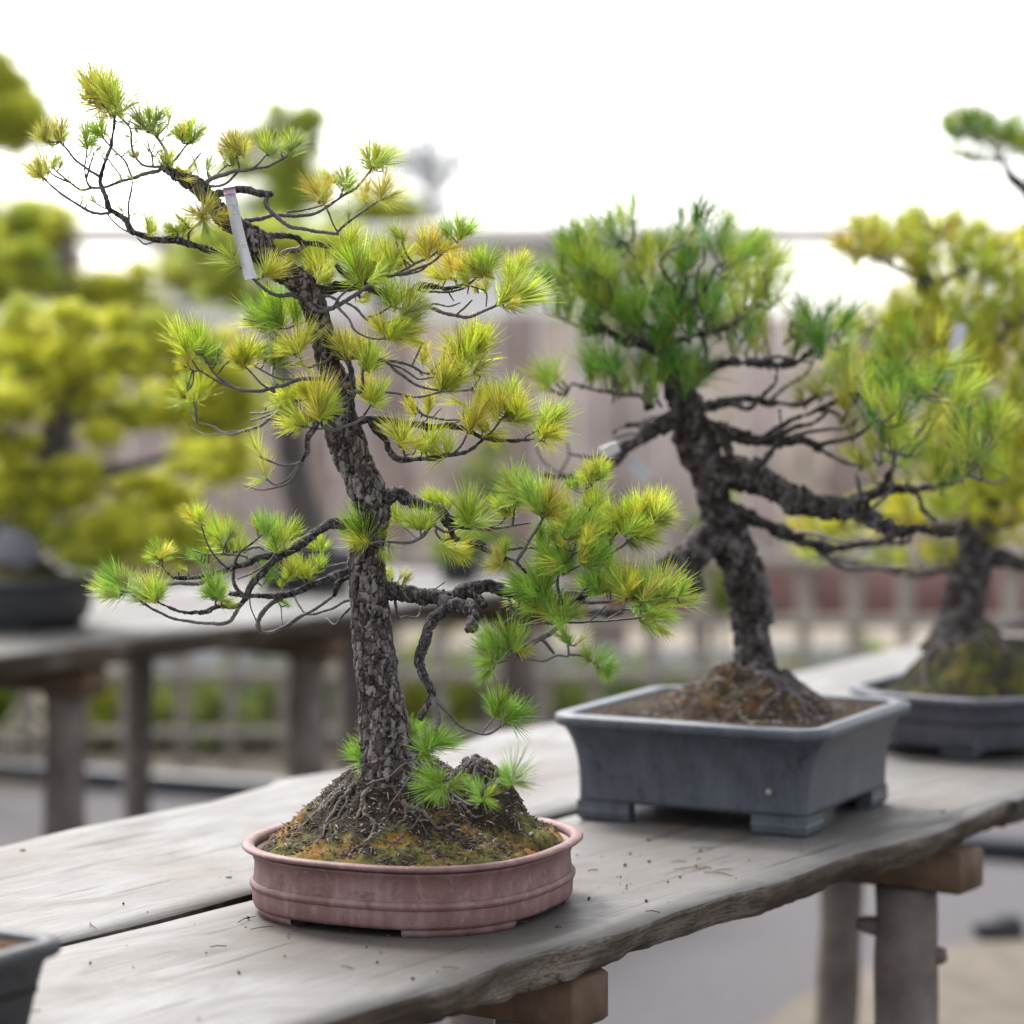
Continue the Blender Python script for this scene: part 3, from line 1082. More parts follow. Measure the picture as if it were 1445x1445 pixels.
def curved_foot(outline, i0, i1, mat, h, inset, depth, wallz):
    def go(root):
        nn = out_normals(outline)
        n = len(outline)
        idx = [(i0 + k) % n for k in range(i1 - i0 + 1)]
        V, fs = [], []
        for q, i in enumerate(idx):
            tap = min(1, q / 2 + .55, (len(idx) - 1 - q) / 2 + .55)
            po = outline[i] + nn[i] * (inset)
            pi_ = outline[i] + nn[i] * (inset - depth * tap)
            V += [(po[0], po[1], .0), (po[0] + nn[i][0] * .0025, po[1] + nn[i][1] * .0025, h * .6), (po[0], po[1], h + .003), (pi_[0], pi_[1], h + .003), (pi_[0], pi_[1], 0)]
        for q in range(len(idx) - 1):
            for k in range(5):
                fs.append((q * 5 + k, (q + 1) * 5 + k, (q + 1) * 5 + (k + 1) % 5, q * 5 + (k + 1) % 5))
        fs.append((4, 3, 2, 1, 0)); e = (len(idx) - 1) * 5
        fs.append((e, e + 1, e + 2, e + 3, e + 4))
        mb = MB(); mb.add(V, fs)
        mb.build('foot', mat, root)
    return go


def soil_top(root, outline, inset, zfun, mat, n_r=70, name='soil', colfun=None, fine=.0025, seed=0):
    """soil surface inside the pot as rings from the rim to the centre, real relief"""
    nn = out_normals(outline)
    o = outline + nn * inset
    # resample densely
    o2 = np.vstack([o, o[:1]])
    d = np.r_[0, np.cumsum(np.linalg.norm(np.diff(o2, axis=0), axis=1))]
    N_ = 200
    s = np.linspace(0, d[-1], N_, endpoint=False)
    o = np.stack([np.interp(s, d, o2[:, 0]), np.interp(s, d, o2[:, 1])], 1)
    V, K, fs = [], [], []
    for r in range(n_r + 1):
        t = 1 - r / n_r * .995
        for i in range(N_):
            x, y = o[i] * t
            z, cc = zfun(x, y)
            edge = min(1, (1 - t) * 12)
            q = Vector((x, y, z))
            f = noise.noise(q * 95) * .9 + noise.noise(q * 230) * .6 + noise.noise(q * 520) * .35
            ds, _ = noise.voronoi(q * 130)
            f += (.5 - ds[0]) * .8
            z2 = z + fine * f * (.3 + .7 * edge)
            V.append((x + fine * .5 * noise.noise(q * 210 + Vector((9, 0, 0))), y, z2)); K.append((cc, .5, .5, 1))
    for r in range(n_r):
        for i in range(N_):
            j = (i + 1) % N_
            fs.append((r * N_ + i, r * N_ + j, (r + 1) * N_ + j, (r + 1) * N_ + i))
    fs.append(tuple(n_r * N_ + i for i in range(N_)))
    mb = MB(); mb.add(V, fs, K)
    return mb.build(name, mat, root)


def smax(*v):
    k = 260.0
    m = max(v)
    return m + math.log(sum(math.exp(k * (x - m)) for x in v)) / k


RZ = -VA        # local x of a pot = across the bench

# --- the near mauve pot
P1 = UN(2.272, -1.654, BENCH_Z)
rz1 = RZ + R(9)
o1 = super_outline(.151, .157, 2.55, 128)
ix = lambda deg: int(round(deg / 360 * 128))
wall1 = [(.001, .008), (.003, .012), (.0035, .024), (.0025, .034), (.001, .046), (.001, .053), (.0035, .060), (.007, .0635)]
rim1 = [(.005, .0645), (.0120, .0660), (.0138, .0676), (.0138, .0694), (.0120, .0712), (.0065, .0718), (.003, .0710), (.0005, .068), (.0005, .060)]
feet1 = [curved_foot(o1, ix(45 + 90 * k) - ix(22), ix(45 + 90 * k) + ix(22), M['pink'], .009, -.004, .03, 0) for k in range(4)]
pot1 = pot('bonsai_pot', 'low mauve clay pot with rounded corners and one raised band', P1, rz1, o1, M['pink'], wall1, rim1, [(.031, .0032, .0045)], feet1)
M1i = Matrix.Rotation(-rz1, 3, 'Z')


def w2l(root_loc, rz, p):
    d = Vector(np.asarray(p) - np.asarray(root_loc))
    return Matrix.Rotation(-rz, 3, 'Z') @ d


cz1, sz1 = math.cos(rz1), math.sin(rz1)


def mound1(x, y):
    X = x * cz1 - y * sz1      # world-aligned offsets: X to the right in the picture, Y away
    Y = x * sz1 + y * cz1
    base = .0686
    def cone(cx, cy, h, r, p):
        d = math.hypot((X - cx), (Y - cy) * .95) / r
        return base + h * max(0, 1 - d ** p) - (.0 if d < 1 else min(.03, (d - 1) * .05))
    h = smax(cone(-.014, .008, .097, .130, 1.22), cone(.062, -.004, .084, .066, 1.8), cone(.0, -.02, .045, .125, 1.3), cone(.095, .0, .018, .07, 1.2), cone(-.075, -.01, .03, .085, 1.2))
    rho = (abs(x / .148) ** 2.55 + abs(y / .154) ** 2.55) ** (1 / 2.55)
    h = base + (h - base) * min(1, max(0, (1 - rho) * 7))
    z = max(base + .0008 * math.sin(X * 60), h + .007 * noise.noise(Vector((X * 34, Y * 34, 1))) + .0045 * noise.noise(Vector((X * 75, Y * 75, 7))) + .006 * noise.noise(Vector((X * 13, Y * 13, 4))))
    z -= .010 * max(0, rho - .93) / .07
    low = 1 - min(1, max(0, (z - base) / .05))
    return z, .16 + .60 * low


soil_top(pot1, o1, -.003, mound1, M['soil'], 110, colfun=None, fine=.0036)

# debris, pebbles and bark chips on the mound
def litter(root, zfun, half, n, mats, seed, name='soil_litter', big=1.0):
    rg = random.Random(seed)
    mb = MB()
    for i in range(n):
        x, y = rg.uniform(-half[0], half[0]), rg.uniform(-half[1], half[1])
        if abs(x / half[0]) ** 3 + abs(y / half[1]) ** 3 > .95: continue
        z, _ = zfun(x, y)
        if rg.random() < .72:
            L = rg.uniform(.0015, .0055) * big
            a, b = rg.uniform(0, 6.28), rg.uniform(-.7, .9)
            d = np.array([math.cos(a) * math.cos(b), math.sin(a) * math.cos(b), math.sin(b)])
            p = np.array([x, y, z + .001])
            tube(mb, np.array([[*(p - d * L), .0005 * big], [*(p + [0, 0, .0006]), .0007 * big], [*(p + d * L), .0004 * big]]), 4, mat=rg.choice([0, 1]))
        else:
            s = rg.uniform(.0007, .0020) * big
            a = rg.uniform(0, 3)
            ax = [np.array(v) for v in Matrix.Rotation(a, 3, Vector((rg.random(), rg.random(), rg.random() + .1)).normalized())]
            mb.box((x, y, z + s * .3), s * rg.uniform(.7, 1.4), s, s * rg.uniform(.3, .8), ax=ax, bevel=s * .4, mat=rg.choice([0, 1, 2]))
    o = mb.build(name, mats, root)
    tag(o, kind='stuff')
    return o


M['chip_pale'] = mat_plain('pale_chip', (.40, .37, .33), .8, .25, 200)
M['chip_brown'] = mat_plain('brown_chip', (.13, .085, .05), .8, .35, 200)
M['chip_mid'] = mat_plain('grey_brown_chip', (.19, .15, .12), .9, .4, 200)
M['chip_dark'] = mat_plain('dark_chip', (.05, .042, .036), .9, .4, 200)
M['chip_rust'] = mat_plain('rust_moss', (.30, .14, .025), .9, .35, 200)
chips = [M['chip_pale'], M['chip_brown'], M['chip_rust']]
litter(pot1, mound1, (.134, .145), 2600, [M['chip_brown'], M['chip_mid'], M['chip_dark']], 5)
litter(pot1, mound1, (.134, .145), 420, [M['chip_pale'], M['chip_pale'], M['chip_mid']], 6)
# ------------------------------------------------------------------ the near five-needle pine
Z1 = lambda l: [(10 + x * .22145, 70 + y * .22145) for x, y in l]
Z2 = lambda l: [(290 + x * .22145, 170 + y * .22145) for x, y in l]
Z3 = lambda l: [(470 + x * .22145, 260 + y * .22145) for x, y in l]
Z4 = lambda l: [(220 + x * .22145, 410 + y * .22145) for x, y in l]
Z5 = lambda l: [(500 + x * .22145, 450 + y * .22145) for x, y in l]
Z6 = lambda l: [(120 + x * .29066, 640 + y * .29066) for x, y in l]
Z7 = lambda l: [(500 + x * .19377, 640 + y * .19377) for x, y in l]
Z8 = lambda l: [(690 + x * .24219, 630 + y * .24219) for x, y in l]
Z9 = lambda l: [(300 + x * .38754, 980 + y * .38754) for x, y in l]
ZD = lambda l: [(500 + x * .34602, 600 + y * .34602) for x, y in l]

TY = 2.785
tb = at(546, 1078, TY)
T = Tree('bonsai_tree', 'slender leaning pine bonsai with yellow green needle tufts in the mauve pot', 'bonsai', TY, tb, 11)
T.trunk([(553, 1130, 47), (550, 1100, 42), (547, 1072, 39), (544, 1050, 37.5), (541, 1015, 35), (535, 975, 31), (530, 935, 30), (526, 895, 28), (523, 855, 27), (519, 815, 25.5), (518, 780, 24), (522, 750, 23), (527, 722, 24.5), (519, 692, 26), (505, 664, 24), (493, 634, 27), (484, 607, 26), (481, 577, 20), (478, 545, 18), (465, 512, 17), (455, 485, 15), (453, 465, 16), (446, 440, 17), (440, 420, 18), (431, 402, 20), (414, 391, 18), (392, 377, 17), (375, 358, 17.5), (364, 342, 18), (345, 325, 14), (322, 312, 13), (302, 290, 12), (286, 270, 12), (271, 258, 11.5), (254, 249, 9), (243, 243, 7.5), (231, 236, 5.5), (224, 238, 4)])
B = T.branch
# upper left
B(Z1([(1560, 1330), (1330, 1285), (1180, 1245), (1080, 1215), (940, 1210), (850, 1180), (790, 1150), (750, 1085), (690, 1035), (650, 1015), (625, 930), (595, 830), (620, 720), (660, 620), (690, 400)]), 6.2, 1.7, -.02)
B(Z1([(650, 1040), (570, 1045), (470, 1000), (320, 900), (230, 815)]), 2.3, 1.4, -.01)
B(Z1([(585, 810), (480, 740), (400, 660), (340, 585)]), 2.1, 1.3, 0)
B(Z1([(985, 755), (960, 775), (880, 790), (780, 825), (680, 855), (600, 880), (540, 880), (505, 830), (520, 770), (555, 655)]), 3.0, 1.2, .02)
B(Z1([(540, 885), (480, 895), (440, 880), (400, 845), (320, 780), (290, 745)]), 1.9, 1.1, .01)
B(Z1([(405, 850), (330, 820), (285, 790), (250, 755)]), 1.4, 1.0, 0)
B(Z1([(730, 830), (700, 770), (645, 700)]), 1.3, 1.0, .01)
B(Z1([(790, 800), (750, 710), (670, 630), (610, 560)]), 1.6, 1.1, .02)
B(Z1([(500, 820), (495, 740), (510, 625)]), 1.3, 1.0, 0)
B(Z1([(1000, 750), (930, 745), (860, 735), (820, 680), (790, 610), (785, 500), (700, 415)]), 2.0, 1.2, 0)
B(Z1([(930, 750), (920, 670), (895, 580)]), 1.5, 1.1, -.01)
B(Z1([(785, 500), (860, 500), (910, 480)]), 1.3, 1.0, 0)
B(Z1([(1020, 745), (1010, 640), (970, 580), (950, 550)]), 2.6, 2.0, .03)
B(Z1([(1050, 720), (1110, 650), (1185, 570)]), 1.8, 1.2, -.02)
B(Z1([(1150, 770), (1200, 700), (1235, 660)]), 1.7, 1.1, .03)
B(Z1([(780, 1120), (775, 1000), (800, 840)]), 1.6, 1.2, -.02)
B(Z1([(640, 1050), (700, 1120), (780, 1165)]), 1.1, 1.0, .02)
B(Z1([(640, 1020), (580, 990), (520, 950)]), 1.1, .8, -.01)
B(Z1([(1160, 1220), (1165, 1160), (1250, 1075)]), 2.0, 1.3, -.05)
B(Z1([(960, 1220), (880, 1240), (830, 1200)]), 1.4, 1.0, .01)
B(Z2([(-20, 400), (60, 360), (120, 345), (200, 320), (300, 310), (380, 295), (470, 260), (545, 200)]), 3.6, 1.4, .0)
B(Z2([(295, 312), (350, 265), (390, 215)]), 1.6, 1.1, -.01)
B(Z2([(20, 420), (80, 420), (140, 390), (200, 340), (215, 310), (195, 215)]), 2.2, 1.2, .01)
B(Z2([(70, 345), (90, 325), (140, 285)]), 1.3, 1.0, .01)
# tag branch and the two airy shoots to the right of it
B(Z2([(60, 470), (130, 455), (200, 445), (280, 445), (340, 465), (400, 470), (425, 460)]), 6.2, 4.6, -.02)
B(Z2([(400, 480), (385, 530), (420, 580), (480, 640), (560, 680), (640, 695), (740, 710), (850, 725)]), 3.6, 2.1, -.01)
B(Z2([(840, 715), (870, 680), (960, 610), (1120, 500)]), 2.1, 1.3, .0)
B(Z2([(830, 690), (770, 560), (740, 500)]), 1.4, 1.1, -.02)
B(Z2([(180, 650), (240, 640), (330, 630), (430, 605), (520, 605), (640, 605), (740, 570), (820, 520), (870, 480), (960, 430), (1060, 310)]), 3.2, 1.6, .03)
B(Z2([(520, 600), (530, 580), (640, 570), (740, 540), (760, 525)]), 1.8, 1.2, .02)
B(Z2([(860, 480), (885, 420)]), 1.5, 1.1, 0)
B(Z2([(300, 760), (400, 735), (500, 735), (580, 745), (620, 780), (740, 790), (850, 830), (940, 850)]), 6.0, 1.8, .05)
B(Z2([(640, 780), (580, 830), (520, 830), (450, 880)]), 4.2, 3.6, .0)
# right, at the sharp bend
B(Z2([(620, 1075), (700, 1085), (800, 1070), (900, 1050), (1000, 1050), (1080, 1080), (1200, 1110)]) + Z3([(480, 690), (560, 645), (640, 650), (700, 665), (760, 660), (830, 640)]), 9.5, 2.0, .02)
B(Z2([(950, 1030), (930, 1000), (870, 970), (830, 915)]), 4.6, 3.0, -.02)
B(Z3([(480, 700), (520, 730), (600, 780), (700, 815), (810, 845), (900, 835), (1000, 790), (1080, 755)]), 3.4, 1.7, -.01)
B(Z3([(560, 680), (700, 685), (780, 680), (850, 650), (950, 560)]), 2.1, 1.4, -.03)
B(Z3([(640, 760), (730, 780), (810, 755)]), 1.5, 1.1, .02)
B(Z3([(800, 820), (840, 780), (885, 740)]), 1.5, 1.2, -.02)
B(Z3([(730, 680), (770, 745)]), 1.2, .9, .0)
B(Z3([(860, 640), (858, 700)]), 1.3, 1.0, .0)
B(Z3([(830, 640), (920, 660), (975, 690), (975, 780)]), 1.2, .9, .02)
B(Z3([(1040, 770), (1080, 690), (1130, 590)]), 1.5, 1.1, .03)
B(Z2([(610, 1080), (640, 1120), (680, 1190), (740, 1215), (800, 1200), (880, 1160), (1000, 1080), (1100, 1020), (1160, 970)]) + Z3([(350, 590), (470, 560), (560, 530), (640, 490), (710, 430)]), 3.8, 1.7, -.07)
B(Z3([(400, 570), (520, 510), (600, 470), (680, 420), (820, 340)]), 2.0, 1.3, -.01)
B(Z3([(420, 585), (540, 560), (600, 520)]), 1.7, 1.2, .01)
B(Z2([(660, 1120), (700, 1130), (760, 1115), (830, 1140), (850, 1165)]), 2.6, 2.1, -.02)
B(Z2([(660, 1140), (690, 1160), (740, 1190), (810, 1190), (850, 1130), (970, 1030)]), 2.2, 1.4, -.05)
B(Z2([(640, 1110), (590, 1130), (550, 1110), (480, 1115), (400, 1095), (330, 1030), (240, 950), (185, 905)]), 3.8, 1.3, -.05)
B(Z2([(330, 1015), (390, 980)]), 1.4, 1.1, 0)
B(Z3([(60, 740), (90, 760), (160, 800), (210, 860), (270, 885), (350, 880), (430, 860)]), 2.2, 1.3, -.02)
B(Z3([(225, 850), (300, 820), (370, 775)]), 1.4, 1.1, -.01)
B(Z3([(270, 690), (340, 730), (370, 775), (440, 800)]), 1.8, 1.3, -.03)
B(Z3([(20, 770), (100, 860), (130, 920), (200, 970), (280, 985), (370, 980)]), 2.1, 1.2, -.03)
# middle left
B(Z4([(960, 190), (850, 235), (770, 245), (690, 215), (560, 180)]), 1.9, 1.1, .05)
B(Z4([(980, 330), (800, 290), (720, 275), (650, 250)]), 1.8, 1.1, .06)
B(Z4([(790, 240), (795, 150)]), 1.2, .9, .0)
B(Z4([(1130, 555), (1000, 560), (900, 570), (820, 600), (730, 625), (620, 640), (500, 615), (390, 545), (295, 405)]), 3.4, 1.5, .0)
B(Z4([(620, 645), (540, 635), (400, 580), (280, 510), (235, 450)]), 2.1, 1.2, -.01)
B(Z4([(390, 535), (440, 475), (490, 440)]), 1.4, 1.0, .01)
B(Z4([(750, 650), (650, 570), (565, 480)]), 1.7, 1.1, -.02)
B(Z4([(870, 565), (760, 555), (680, 510), (585, 455)]), 1.7, 1.1, .02)
B(Z4([(770, 605), (735, 560), (745, 490)]), 3.2, 2.2, .05)
B(Z4([(290, 515), (240, 510), (205, 490)]), 1.2, .9, 0)
B(Z4([(1060, 320), (1130, 370), (1200, 425), (1240, 500), (1260, 600), (1240, 700), (1150, 790), (1060, 815)]), 5.2, 2.0, -.075)
B(Z4([(1140, 390), (1080, 450), (980, 490)]), 3.0, 1.8, -.01)
B(Z4([(1160, 450), (1110, 495), (1040, 500)]), 2.2, 1.4, .01)
B(Z4([(940, 490), (915, 395)]), 1.6, 1.1, -.02)
B(Z4([(1235, 530), (1170, 600), (1130, 650)]), 2.3, 1.5, .0)
B(Z4([(1050, 812), (1060, 860), (1120, 890), (1200, 870), (1290, 830), (1330, 800)]), 2.5, 2.4, .03)
B(Z4([(1060, 880), (1000, 880), (940, 860)]), 1.6, 1.1, -.02)
B(Z4([(1050, 810), (980, 810), (920, 770), (885, 690)]), 1.9, 1.2, .01)
B(Z4([(1160, 860), (1220, 820), (1240, 770)]), 2.6, 1.6, -.02)
B(Z4([(1310, 640), (1320, 500)]), 2.8, 1.6, -.04)
B(Z4([(1060, 800), (1030, 830), (1010, 880), (965, 940), (960, 1030), (925, 1090)]), 5.0, 3.8, -.02)
B(Z4([(925, 1090), (880, 1110), (800, 1110), (720, 1085), (660, 1055)]), 2.0, 1.1, -.01)
B(Z4([(925, 1100), (850, 1190), (760, 1240), (700, 1190)]), 2.0, 1.1, .01)
B(Z4([(930, 1110), (860, 1210), (780, 1250), (680, 1270), (560, 1245)]), 2.0, 1.0, .03)
B(Z4([(1110, 660), (960, 690), (880, 710), (820, 740), (740, 770), (690, 780), (600, 785)]), 3.0, 1.5, .09)
B(Z4([(840, 740), (800, 770), (720, 820), (650, 865), (470, 915), (350, 860), (260, 840)]), 3.2, 1.0, .10)
B(Z4([(830, 750), (710, 800), (600, 830)]), 2.0, 1.2, .05)
B(Z4([(705, 785), (705, 740), (750, 720)]), 1.6, 1.1, .0)
B(Z4([(600, 895), (480, 900), (320, 920), (230, 870)]), 1.4, .8, .08)
# middle right
B(Z5([(-60, 640), (0, 660), (80, 640), (160, 640), (230, 650), (320, 670), (420, 675), (500, 690), (600, 680), (700, 700), (760, 730), (820, 755), (930, 775), (1080, 770), (1165, 765)]), 6.5, 1.6, -.02)
B(Z5([(930, 780), (1050, 780), (1110, 740), (1165, 710)]), 1.8, 1.2, .01)
B(Z5([(90, 650), (150, 720), (200, 780), (220, 830), (270, 890), (350, 895), (480, 890), (560, 870), (630, 865), (740, 835), (820, 765)]), 5.4, 1.8, -.04)
B(Z5([(630, 865), (690, 790), (735, 700)]), 1.8, 1.2, -.02)
B(Z5([(330, 900), (320, 860), (305, 800)]), 1.7, 1.2, -.02)
B(Z5([(290, 920), (330, 870), (370, 855)]), 1.4, 1.0, -.01)
B(Z5([(830, 755), (900, 690), (965, 610)]), 1.9, 1.2, -.02)
B(Z5([(440, 685), (490, 765)]), 1.3, .9, .02)
B(Z5([(600, 680), (670, 650), (700, 635)]), 1.4, 1.0, .01)
B(Z5([(-130, 230), (0, 250), (100, 255), (200, 270), (280, 340), (360, 400), (450, 440), (540, 455)]), 3.6, 1.5, -.02)
B(Z5([(200, 265), (290, 275), (380, 310), (450, 345), (510, 350), (620, 360)]), 2.5, 1.3, .02)
B(Z5([(220, 290), (300, 310), (400, 380), (510, 370)]), 2.1, 1.2, -.02)
B(Z5([(490, 335), (560, 270), (620, 225), (740, 240)]), 1.6, 1.1, .02)
B(Z5([(-70, 440), (60, 460), (160, 460), (260, 470), (330, 490), (440, 495), (530, 470), (560, 455)]), 2.6, 1.3, -.02)
B(Z5([(320, 490), (380, 550), (430, 605), (520, 635), (650, 645), (700, 640)]), 2.2, 1.3, .03)
B(Z5([(430, 600), (425, 628)]), 1.6, 1.3, .0)
B(Z5([(505, 625), (555, 570)]), 1.4, 1.0, .02)
B(Z5([(560, 460), (690, 460), (750, 440), (805, 370)]), 1.7, 1.1, .03)
B(Z5([(0, 660), (60, 620), (110, 540)]), 1.8, 1.2, -.03)
B(Z5([(20, 440), (40, 430), (60, 310)]), 2.6, 1.5, -.03)
# the low right pair of thick limbs
B(Z7([(160, 470), (230, 330), (320, 285), (400, 340), (480, 370), (570, 390), (640, 420), (700, 470), (800, 480)]), 13, 3.6, -.02)
B(Z7([(640, 440), (580, 510), (640, 560), (700, 570), (780, 530), (850, 490)]), 2.4, 1.3, -.03)
B(Z7([(620, 430), (660, 500), (700, 540), (740, 620), (860, 655), (940, 685), (1000, 720)]), 4.6, 4.4, -.03)
B(Z7([(880, 650), (920, 668), (960, 690)]), 5.6, 5.4, -.0)
B(Z7([(1000, 715), (1200, 690), (1400, 690)]), 2.4, 1.5, .02)
B(Z7([(700, 520), (850, 545), (1000, 550), (1150, 525), (1280, 505)]), 3.0, 1.4, .03)
B(Z7([(980, 545), (1080, 490), (1110, 440)]), 2.0, 1.2, .0)
B(Z7([(1155, 520), (1165, 430), (1182, 350)]), 1.9, 1.2, -.02)
B(Z7([(630, 440), (560, 520), (500, 600), (420, 640), (330, 650), (200, 640), (110, 660)]), 3.2, 1.4, -.09)
B(Z7([(490, 605), (480, 540)]), 1.4, 1.0, 0)
B(Z7([(460, 615), (400, 570), (330, 520)]), 1.4, 1.0, .02)
B(Z7([(590, 570), (640, 625), (710, 620), (740, 650)]), 1.7, 1.1, .0)
B(Z7([(1000, 715), (1100, 760), (1180, 780)]), 2.2, 2.0, -.05)
B(Z7([(1180, 790), (1260, 660), (1400, 430)]), 2.8, 1.7, -.03)
B(Z7([(1180, 790), (1250, 870)]), 2.6, 2.0, .02)
B(Z7([(60, 1010), (150, 1010), (300, 1000), (450, 1030), (600, 1040), (700, 1050), (800, 1010), (900, 970), (1000, 965), (1100, 1000), (1250, 1050)]) + Z8([(330, 905), (480, 905), (600, 850)]), 14.5, 3.4, -.05)
B(Z7([(820, 1010), (870, 1030), (930, 1080), (950, 1112)]), 7.5, 5.0, -.02)
B(Z7([(640, 1070), (690, 1100), (780, 1110), (860, 1150), (865, 1220), (860, 1285)]), 12, 8, -.05)
B(Z7([(680, 1100), (650, 1140), (590, 1190), (540, 1280), (510, 1380), (490, 1440)]) + ZD([(270, 935), (262, 980), (300, 1050), (315, 1100), (290, 1150), (265, 1200)]), 8.5, 4.4, -.05)
B(ZD([(310, 1095), (370, 1160), (420, 1215), (480, 1250), (550, 1258), (600, 1225), (635, 1195)]), 3.0, 1.4, -.02)
B(ZD([(525, 1252), (580, 1175)]), 1.5, 1.1, .01)
B(ZD([(315, 1110), (345, 1190), (330, 1250)]), 4.0, 2.6, -.02)
B(Z7([(560, 1000), (600, 975), (665, 930)]), 1.0, .7, .0)
B(Z7([(300, 1090), (320, 1190), (380, 1190), (460, 1190), (490, 1110)]), 2.2, 1.4, .05)
# far right foliage shelf
B(Z8([(480, 910), (540, 860), (610, 840)]), 2.4, 1.4, -.02)
B(Z8([(480, 905), (620, 910), (720, 905), (800, 880), (900, 890)]), 2.6, 1.4, -.03)
B(Z8([(120, 900), (170, 1035), (300, 1030), (500, 1025), (700, 1015), (870, 1000)]), 2.4, 1.4, .02)
B(Z8([(180, 900), (150, 985), (50, 1050)]), 1.9, 1.2, .03)
B(Z8([(590, 1020), (680, 930)]), 1.4, 1.0, -.02)
B(Z8([(690, 1012), (770, 960)]), 1.3, 1.0, .02)
B(Z8([(520, 905), (480, 980), (400, 1050), (340, 1100), (280, 1130), (210, 1170)]), 4.2, 3.0, -.07)
B(Z8([(310, 1115), (380, 1210)]), 2.6, 2.0, .0)
B(Z8([(210, 1170), (170, 1220), (300, 1250), (400, 1220), (460, 1220), (460, 1150)]), 2.0, 1.4, -.01)
B(Z8([(460, 1215), (540, 1220), (620, 1265)]), 1.7, 1.1, -.01)
B(Z8([(180, 1225), (130, 1185)]), 1.5, 1.1, -.01)
B(Z8([(180, 1235), (130, 1245), (40, 1265)]), 1.5, 1.0, -.01)
B(Z8([(540, 860), (640, 720), (700, 600), (710, 540), (770, 480)]), 2.8, 1.6, .03)
B(Z8([(660, 700), (720, 620), (860, 520), (950, 430)]), 2.0, 1.3, .0)
B(Z8([(420, 900), (400, 800), (420, 710), (480, 640), (560, 590)]), 2.4, 1.2, -.05)
B(Z8([(430, 740), (480, 720), (560, 680)]), 1.4, 1.1, -.02)
B(Z8([(480, 640), (510, 560), (505, 510)]), 1.7, 1.2, .0)
B(Z8([(560, 590), (600, 400), (600, 250), (615, 190)]), 1.9, 1.3, .06)
B(Z8([(330, 905), (300, 860), (260, 830)]), 1.8, 1.3, -.03)
B(Z8([(870, 1000), (960, 960), (990, 890)]), 1.6, 1.1, .0)
B(Z8([(840, 890), (980, 880), (1090, 885)]), 1.5, 1.0, -.02)
# lower left shelf
B(Z6([(1380, 380), (1330, 345), (1240, 345), (1180, 345), (1100, 400), (1040, 450), (960, 490), (860, 500), (770, 540), (690, 560), (600, 590), (540, 600), (430, 600), (370, 545)]), 8.5, 1.6, -.07)
B(Z6([(600, 600), (560, 630), (470, 630), (390, 635)]), 3.2, 2.6, -.02)
B(Z6([(950, 495), (860, 580), (800, 650), (770, 720), (740, 740), (640, 745), (580, 770), (480, 770), (380, 735), (335, 705)]), 6.0, 1.5, -.06)
B(Z6([(755, 735), (690, 820), (550, 820), (430, 800), (330, 755), (195, 662)]), 3.0, 1.4, -.01)
B(Z6([(1340, 545), (1300, 560), (1200, 600), (1100, 640), (1000, 680), (960, 690), (880, 690), (800, 690), (700, 680)]), 6.4, 3.0, .0)
B(Z6([(960, 700), (890, 740), (840, 810), (850, 860), (910, 870), (970, 840), (1050, 790), (1140, 740), (1220, 680)]), 4.2, 2.0, .05)
B(Z6([(1340, 600), (1280, 600), (1230, 630), (1210, 690)]), 5.0, 4.0, .04)
B(Z6([(1310, 715), (1260, 720), (1180, 760), (1080, 780), (1040, 740), (1020, 700)]), 2.0, 1.4, .06)
B(Z6([(800, 700), (805, 750), (830, 810)]), 1.1, .8, .01)
B(Z6([(1310, 520), (1200, 545), (1130, 560), (1090, 490)]), 1.7, 1.1, .05)
B(Z6([(1175, 555), (1145, 470)]), 1.4, 1.0, .03)
B(Z6([(780, 500), (700, 490), (600, 490), (520, 470)]), 2.1, 1.2, .03)
B(Z6([(900, 490), (850, 455), (760, 470), (700, 490)]), 2.2, 1.4, .04)
B(Z6([(930, 480), (850, 560), (740, 610)]), 1.8, 1.2, -.03)
B(Z6([(770, 680), (740, 660), (720, 600), (740, 500), (840, 410), (880, 385)]), 3.0, 1.2, -.09)
B(Z6([(600, 770), (630, 735), (628, 695)]), 1.3, 1.0, -.01)
B(Z6([(950, 750), (960, 830)]), .8, .6, 0)
B(Z6([(690, 555), (640, 510), (600, 450), (560, 340)]), 1.8, 1.0, -.09)
B(Z6([(1310, 735), (1250, 790), (1210, 830), (1170, 800)]), 2.2, 1.2, .06)
B(Z6([(950, 600), (1000, 660), (1020, 700)]), 1.2, .9, .04)

